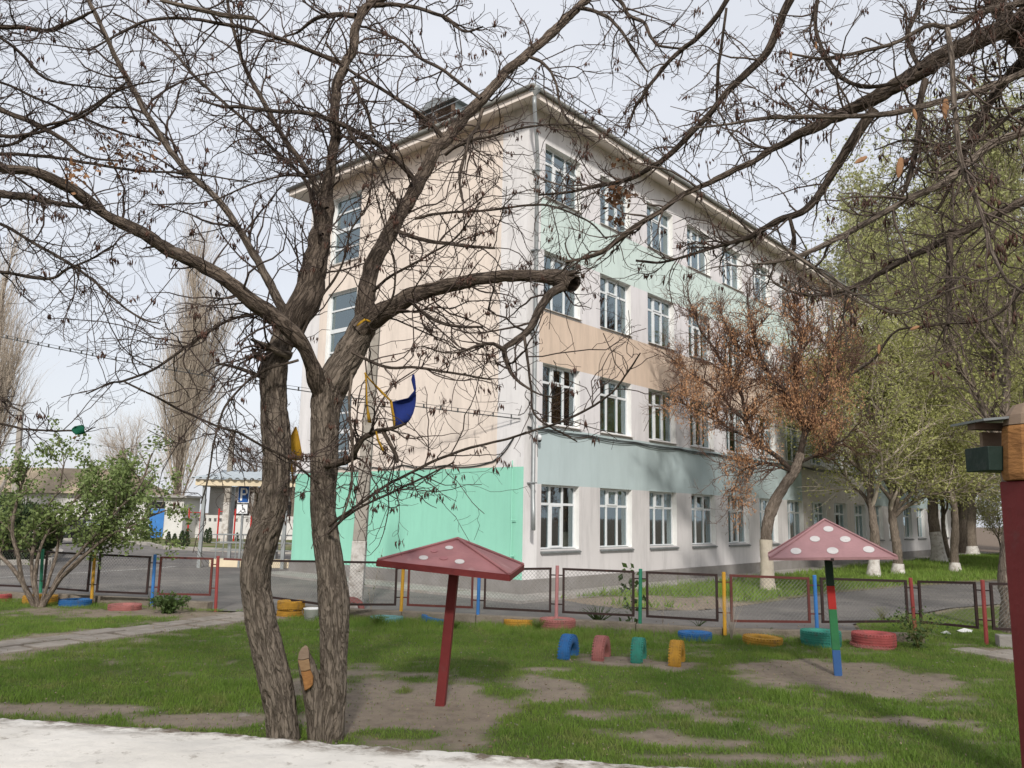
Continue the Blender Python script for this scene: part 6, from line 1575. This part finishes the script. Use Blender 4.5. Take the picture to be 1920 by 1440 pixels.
# far white wall with a row of square holes
fwt = thing('boundary_wall', 'long far white boundary wall with a row of small dark holes', 'wall', (0, 60, 0))
for k in range(11):
    x0 = -44 + k * 4.2; m = MB(); m.box(x0, x0 + 4.18, 0, .25, 0, 1.25); m.box(x0, x0 + 4.18, 0, .25, 1.5, 1.72)
    for j in range(11): m.box(x0 + j * .39 - .0 + .02, x0 + j * .39 + .22, 0.003, .247, 1.25, 1.5)
    m.build('panel', M['far_white'], fwt)
shd = thing('shed', 'small white shed with a blue door beyond the planting bed', 'shed', (-26.5, 57.5, 0))
m = MB(); m.box(0, 3.6, 0, 3, 0, 2.9); m.build('wall', M['far_white'], shd)
m = MB(); m.box(-.3, 3.9, -.4, 3.3, 2.9, 3.05); m.build('roof', M['far_grey'], shd)
m = MB(); m.box(1.3, 2.3, -.05, -.003, .1, 2.1); m.build('door', M['p_blue'], shd); m = MB(); m.box(1.3, 2.3, -.056, -.002, 2.15, 2.6); m.build('transom', M['black'], shd)
hs = thing('far_building', 'long low grey building behind the white boundary wall', 'building', (-25, 68, 0))
m = MB(); m.box(0, 26, 0, 8, 0, 4.0); m.build('wall', M['far_grey'], hs)
m = MB(); m.add([(-.5, -.6, 4.0), (26.5, -.6, 4.0), (26.5, 8.6, 4.0), (-.5, 8.6, 4.0), (-.5, 4, 5.6), (26.5, 4, 5.6)], [(0, 1, 5, 4), (2, 3, 4, 5), (0, 4, 3), (1, 2, 5), (3, 2, 1, 0)]); m.build('roof', M['tin_blue'], hs)
for k in range(6):
    m = MB(); m.box(2 + k * 4, 3.4 + k * 4, -.04, -.003, 1.4, 2.9); m.build('window', M['black'], hs)
hs2 = thing('far_building', 'low white house with brown roof glimpsed through the shrub', 'building', (-47, 66, 0))
m = MB(); m.box(0, 16, 0, 8, 0, 3.2); m.build('wall', M['far_white'], hs2); m = MB(); m.add([(-.5, -.6, 3.2), (16.5, -.6, 3.2), (16.5, 8.6, 3.2), (-.5, 8.6, 3.2), (2, 4, 5.4), (14, 4, 5.4)], [(0, 1, 5, 4), (2, 3, 4, 5), (0, 4, 3), (1, 2, 5), (3, 2, 1, 0)]); m.build('roof', M['roof_tan'], hs2)
pbx = thing('climbing_bars', 'red metal play bars standing before the white boundary wall', 'play bars', (-21.5, 55, 0))
for i, (x, y) in enumerate([(0, 0), (.5, .8), (2.0, 0), (2.4, .8), (3.1, 0), (3.5, .3), (3.9, .9)]):
    m = MB(); m.tube([(x, y, 0), (x, y, 2.2 - .1 * (i % 2))], .055, 6); m.build('bar', M['pole_red'], pbx)
m = MB(); m.tube([(0, 0, 1.9), (.5, .8, 1.9)], .03, 6); m.tube([(2, 0, 2.0), (3.1, 0, 2.0)], .03, 6); m.build('crossbar', M['pole_red'], pbx)
# small clipped conifers of the planting bed
def conifer_mesh(seed):
    rr = np.random.default_rng(seed); n = 620; z = rr.uniform(.02, 1, n); a = rr.uniform(0, 2 * np.pi, n); r = .26 * np.sqrt(np.clip(1 - z, 0, 1)) * np.clip(z * 6, .4, 1) * rr.uniform(.6, 1.05, n)
    pts = np.stack([r * np.cos(a), r * np.sin(a), z], 1); dirs = np.stack([np.cos(a) * .4, np.sin(a) * .4, np.full(n, 1.0)], 1)
    v, q = leafs(pts, .05, rr, 2.2, 0, dirs); return v, q
cmesh = None
cp_ = [(312, 1024, 1.0), (323, 1028, .95), (337, 1028, 1.15), (346, 1028, 1.15), (383, 1018, 1.05), (389, 1020, 1.2), (442, 1016, .75), (462, 1014, .6)]
cl_ = ['leftmost of the small conifers in the planting bed', 'second small conifer from the left in the bed', 'left one of the tall conifer pair at the poplar foot', 'right one of the tall conifer pair at the poplar foot',
       'thinner conifer just right of the left canopy post', 'bushier conifer just right of the left canopy post', 'tiny conifer left of the parking sign pole', 'tiny conifer right of the parking sign pole']
for i, ((px, py, h), lb) in enumerate(zip(cp_, cl_)):
    c = gp(px, py); t = thing('small_conifer', lb, 'conifer', (c[0], c[1] + .2, 0), random.uniform(0, 6), 'small conifers in the planting bed')
    if cmesh is None:
        v, q = conifer_mesh(4); o = mesh_np('foliage', v, q, M['conifer'], t); tag(o, kind='stuff'); cmesh = o.data
        m = MB(); m.tube([(0, 0, 0), (0, 0, .3)], .03, 6); cstem = m.build('stem', M['bark_pale'], t).data
    else:
        tag(put('foliage', cmesh, t), kind='stuff'); put('stem', cstem, t)
    t.scale = (h * .68, h * .68, h * .78)
for i, (x, y, s_) in enumerate([(-20.6, 32.2, 2.0), (-22.9, 33.2, 2.1), (-18.9, 31.6, 1.7)]):
    t = thing('evergreen_bush', ['broad dark evergreen bush behind the green fence post', 'dark evergreen bush at the left edge behind the fence', 'rounder evergreen bush at the kerb corner'][i], 'bush', (x, y, 0), i * 2.0, 'evergreen bushes on the kerbed island')
    rr = np.random.default_rng(90 + i); n = 5200; u = rr.normal(size=(n, 3)); u /= np.linalg.norm(u, axis=1)[:, None]; u *= rr.uniform(.65, 1.0, n)[:, None] ** .5
    lump = 1 + .22 * np.array([mnoise.noise(Vector(p * 2.2 + i * 7)) for p in u]); pts = u * lump[:, None] * [1.0, 1.0, .8] * s_ * .8; pts[:, 2] += s_ * .62
    v, q = leafs(pts, .10, rr, 2.2, 0, u + [0, 0, .8]); o = mesh_np('foliage', v, q, M['conifer'], t); tag(o, kind='stuff')
    m = MB(); m.tube([(0, 0, 0), (0, 0, s_ * .7)], .08, 6); m.build('stem', M['bark_pale'], t)
# parked car glimpsed past the shrub
cc = np.array([-25.5, 49.5]); car = thing('parked_car', 'dark hatchback car parked on the far road behind the shrub', 'car', (*cc, 0), R(70))
m = MB(); m.prism([(-2, .35), (-1.95, .8), (-1.3, .92), (-.75, 1.38), (.7, 1.4), (1.3, .98), (1.95, .85), (2.05, .4)], -.8, .8, Matrix.Rotation(R(90), 4, 'X')); m.build('body', M['black'], car, bevel=.06)
for sx in (-1.2, 1.25):
    for sy2 in (-.78, .78):
        m = MB(); m.lathe([(.12, -.1), (.31, -.1), (.32, 0), (.31, .1), (.12, .1)], 18, Matrix.Translation((sx, sy2, .32)) @ Matrix.Rotation(R(90), 4, 'X')); m.build('wheel', M['cable'], car)
for s_ in (-1, 1):
    m = MB(); m.prism([(-1.15, .95), (-.7, 1.3), (.62, 1.32), (1.1, .98)], s_ * .803 - .003, s_ * .803 + .003, Matrix.Rotation(R(90), 4, 'X')); m.build('window', M['glass'], car)
m = MB(); m.box(-2.06, -1.985, -.7, -.4, .6, .75); m.build('headlight', M['sign_white'], car); m = MB(); m.box(-2.06, -1.985, .4, .7, .6, .75); m.build('headlight', M['sign_white'], car)

# ------------------------------------------------------------------ flags, rags, weeds, litter
def cloth(name, pts_px, y, ydev, mat, parent, thick=.004, sub=6):
    """pts_px: rows of (left px, right px) pairs from top to bottom"""
    rows = []
    for i, (l, r) in enumerate(pts_px):
        row = []
        for k in range(sub + 1):
            u = k / sub; px = l[0] + (r[0] - l[0]) * u; py = l[1] + (r[1] - l[1]) * u
            row.append(at(px, py, y + ydev * math.sin(i * 1.1 + u * 3.0)))
        rows.append(row)
    V = np.array(rows).reshape(-1, 3); n, k = len(rows), sub + 1; idx = np.arange(n * k).reshape(n, k)
    q = np.stack([idx[:-1, :-1], idx[:-1, 1:], idx[1:, 1:], idx[1:, :-1]], -1).reshape(-1, 4)
    o = mesh_np(name, V, q, mat, parent, None, True, tuple(parent.location) if parent else None)
    sm = o.modifiers.new('solid', 'SOLIDIFY'); sm.thickness = thick
    return o
def ribbon(name, pts, y0, y1, mat, parent):
    """pts (px,py,width)"""
    rows = []
    for i, (px, py, w_) in enumerate(pts): rows.append(((px - w_ / 2, py), (px + w_ / 2, py + w_ * .2)))
    return cloth(name, rows, (y0 + y1) / 2, .02, mat, parent, .003, 2)
fy = 7.15
fl = thing('pennant', 'torn blue pennant with yellow ribbon caught on a branch before the wall', 'pennant', tuple(at(760, 760, fy)))
cloth('flag_cloth', [((773, 703), (777, 702)), ((771, 712), (779, 714)), ((774, 722), (780, 728)), ((777, 733), (779, 735)), ((765, 746), (780, 741)), ((748, 750), (780, 751)), ((735, 753), (779, 760)), ((737, 765), (775, 775)), ((739, 780), (769, 787)), ((741, 799), (760, 796))], fy, .03, M['flag_blue'], fl)
ribbon('hem', [(733, 751, 5), (735, 765, 5), (738, 780, 5), (740, 800, 4)], fy, fy, M['flag_yellow'], fl)
ribbon('ribbon', [(684, 700, 4), (695, 713, 5), (706, 724, 5), (718, 737, 7), (726, 745, 6), (733, 752, 5)], fy, fy, M['flag_yellow'], fl)
ribbon('ribbon', [(685, 698, 3), (687, 725, 3), (688, 755, 3), (689, 768, 4), (691, 780, 6), (693, 792, 8)], fy, fy, M['flag_yellow'], fl)
ribbon('ribbon', [(705, 808, 3), (709, 825, 5), (714, 835, 5), (718, 845, 4)], fy, fy, M['flag_yellow'], fl)
f2_ = thing('pennant', 'ochre yellow pennant hanging behind the left trunk', 'pennant', tuple(at(553, 835, 8.3)))
cloth('flag_cloth', [((553, 800), (556, 800)), ((546, 815), (560, 815)), ((543, 830), (563, 830)), ((542, 845), (566, 848)), ((543, 862), (567, 864))], 8.3, .03, M['flag_yellow'], f2_)
ribbon('ribbon', [(545, 862, 5), (548, 880, 5), (550, 905, 3)], 8.3, 8.3, M['flag_yellow'], f2_)
f3_ = thing('ribbon', 'yellow ribbon knotted round the forked right trunk', 'ribbon', tuple(at(680, 600, 7.55)))
cloth('strip', [((668, 610), (670, 612)), ((676, 602), (677, 606)), ((684, 597), (684, 601)), ((690, 599), (689, 603)), ((695, 602), (694, 605))], 7.5, .01, M['flag_yellow'], f3_, .003, 2)
rg_ = thing('rag', 'frayed dark green rag snagged on a thin branch tip at left', 'rag', tuple(at(148, 805, 6.0)))
cloth('rag_cloth', [((140, 799), (157, 797)), ((136, 803), (159, 801)), ((134, 807), (158, 806)), ((138, 812), (160, 811)), ((142, 815), (152, 814))], 6.0, .03, M['rag_green'], rg_)
clump(rg_, 'dead_leaf', 146, 820, 6.0, 7, [.012, .012, .014], .022, M['dead_leaf'])
def tuft(name, label, px, py, h, n, wid, mt, spread=.5, cat='weed', seed=0, leafy=0, lsize=.05):
    rr = np.random.default_rng(seed); c = gp(px, py); t = thing(name, label, cat, tuple(c)); K = 6
    a = rr.uniform(0, 2 * np.pi, n); e = rr.uniform(.25, 1, n) * spread
    P = np.zeros((n, K, 3)); R_ = np.zeros((n, K))
    for k in range(K):
        u = k / (K - 1); rad = e * h * (u ** 1.5); P[:, k] = np.stack([np.cos(a) * rad, np.sin(a) * rad, h * rr.uniform(.98, 1.02, n) * (u - .35 * e * u * u)], 1); R_[:, k] = wid * (1 - .8 * u)
    v, q = tubes(P, R_, 3); o = mesh_np('stems', v, q, M[mt], t); tag(o, kind='stuff')
    if leafy:
        pts = P[:, 1:].reshape(-1, 3); cpt = pts[rr.choice(len(pts), leafy)] + rr.normal(size=(leafy, 3)) * h * .09; v, q = leafs(cpt, lsize, rr); o = mesh_np('foliage', v, q, M['leaf'], t); tag(o, kind='stuff')
    return t
tuft('weed', 'leafy green weed clump beside the slab path at the kerb', 315, 1153, .42, 40, .006, 'leaf', 1.0, seed=1, leafy=700, lsize=.05)
tuft('yucca', 'spiky yucca plant growing behind the pink tyres', 1122, 1178, .48, 60, .012, 'leaf', 1.0, 'plant', 2)
tuft('weed', 'dry tan stalks at the foot of the yellow post left of the striped pole', 1372, 1208, .85, 26, .004, 'twig_tan', .35, seed=3)
tuft('weed', 'dry thin stalks beside the limewashed pole', 695, 1160, 1.5, 9, .004, 'twig_tan', .22, seed=4, leafy=20, lsize=.03)
tuft('weed', 'dry stalk pair standing between the green and yellow posts', 1243, 1190, 1.0, 4, .004, 'twig_tan', .2, seed=5)
tuft('sapling', 'young leafy sapling against the green fence post', 1186, 1182, 1.05, 2, .006, 'twig_pale', .12, 'plant', 6, 60, .08)
tuft('weed', 'bushy green weeds round the foot of the red gate post', 1722, 1222, .7, 60, .004, 'leaf_young', .8, seed=7, leafy=420, lsize=.035)
tuft('weed', 'thin green shoots growing out of the red tyres', 1656, 1186, .34, 40, .004, 'leaf_young', .8, seed=8).location.z = .2
tuft('weed', 'small plant growing out of the blue tyre', 1310, 1192, .22, 14, .009, 'leaf', .9, seed=9).location.z = .12
tuft('weed', 'low shoots inside the yellow tyre left of the striped pole', 1441, 1200, .2, 16, .007, 'leaf', .9, seed=10).location.z = .05
tuft('grass_tuft', 'tall grass tuft over the sunk teal tyre', 705, 1180, .3, 140, .005, 'grass_blade', .8, 'grass', 11)
tuft('grass_tuft', 'grass tuft beside the tilted blue tyre', 850, 1185, .24, 120, .005, 'grass_blade', .8, 'grass', 12)
tuft('grass_tuft', 'grass tuft between the yellow and pink tyres', 1008, 1188, .3, 90, .005, 'grass_blade', .7, 'grass', 13)
def litter(label, px, py, s, mt='plastic_white', name='litter'):
    c = gp(px, py); rr = random.Random(px); m = MB(); n = 9; vs = []; fs = []
    for i in range(n):
        a = 2 * math.pi * i / n; r_ = s * rr.uniform(.5, 1.1); vs.append((r_ * math.cos(a), r_ * .7 * math.sin(a), rr.uniform(0, .3) * s))
    vs.append((0, 0, s * .5)); vs.append((0, 0, 0))
    for i in range(n): fs += [(i, (i + 1) % n, n), ((i + 1) % n, i, n + 1)]
    m.add(vs, fs); o = m.build(name, M[mt]); o.location = (c[0], c[1], .03); tag(o, label, 'litter' if mt == 'plastic_white' else 'stone'); return o
litter('crumpled white bag in the grass, left of two beyond the gate', 1775, 1192, .13)
litter('crumpled white bag in the grass, right of two beyond the gate', 1809, 1189, .17)
litter('scrap of white litter on the front lawn at left', 228, 1268, .05)
litter('small grey stone on the soil left of the left trunk', 455, 1352, .10, 'stone', 'stone')
litter('small grey stone at the path edge', 312, 1180, .08, 'stone', 'stone')

# fallen leaves, twigs and crumbs on the playground soil
rr = np.random.default_rng(5); n = 5200
x = rr.uniform(-8, 8, n); y = 4 + 13 * rr.uniform(0, 1, n) ** 1.3; k = np.abs(x) < y * .68
x, y = x[k], y[k]; z = .012 + .05 * fbm(x * .6, y * .6, 21) + .025 * fbm(x * 3, y * 3, 31) + rr.uniform(0, .012, len(x))
d = rr.normal(size=(len(x), 3)); d[:, 2] *= .25
v, q = leafs(np.stack([x, y, z], 1), .017, rr, 1.8, 0, d)
tag(mesh_np('fallen_leaves', v, q, M['debris']), 'dry leaf crumbs and pods scattered over the lawn and bare soil', 'litter', kind='stuff')
V, F = [], []
for i in range(700):
    cx_, cy_ = rr.uniform(-6, 7), rr.uniform(6, 14); r_ = rr.uniform(.006, .02); b0 = len(V); zz_ = .02 + .05 * float(fbm(np.array([cx_ * .6]), np.array([cy_ * .6]), 21)[0])
    for dx, dy, dz in ((1, 0, 0), (-1, 0, 0), (0, 1, 0), (0, -1, 0), (0, 0, .7), (0, 0, -.7)): V.append((cx_ + dx * r_ * rr.uniform(.7, 1.2), cy_ + dy * r_ * rr.uniform(.7, 1.2), zz_ + dz * r_))
    F += [(b0 + a_, b0 + b_, b0 + c_) for a_, b_, c_ in ((0, 2, 4), (2, 1, 4), (1, 3, 4), (3, 0, 4), (2, 0, 5), (1, 2, 5), (3, 1, 5), (0, 3, 5))]
tag(mesh_np('pebbles', V, F, M['stone']), 'small pebbles and soil clods on the bare playground soil', 'pebbles', kind='stuff')

# ------------------------------------------------------------------ unseen leaf row added far behind the viewpoint to shade the playground
rr = np.random.default_rng(77); n = 3900
xx = rr.uniform(-19, 15, n); top = 28.3 + 2.6 * vnoise(xx / 3.5, xx * 0, 3) + 1.5 * vnoise(xx / 1.1, xx * 0, 4)
zz = 1.0 + (top - 1.0) * rr.uniform(0, 1, n) ** .85; yy = -25 + rr.normal(size=n) * 1.6
v, q = leafs(np.stack([xx, yy, zz], 1), .55, rr, 1.5)
tag(mesh_np('added_shade_row', v, q, M['leaf']), 'unseen tall row of leaves added behind the viewpoint to cast shade', 'shade caster', kind='stuff')
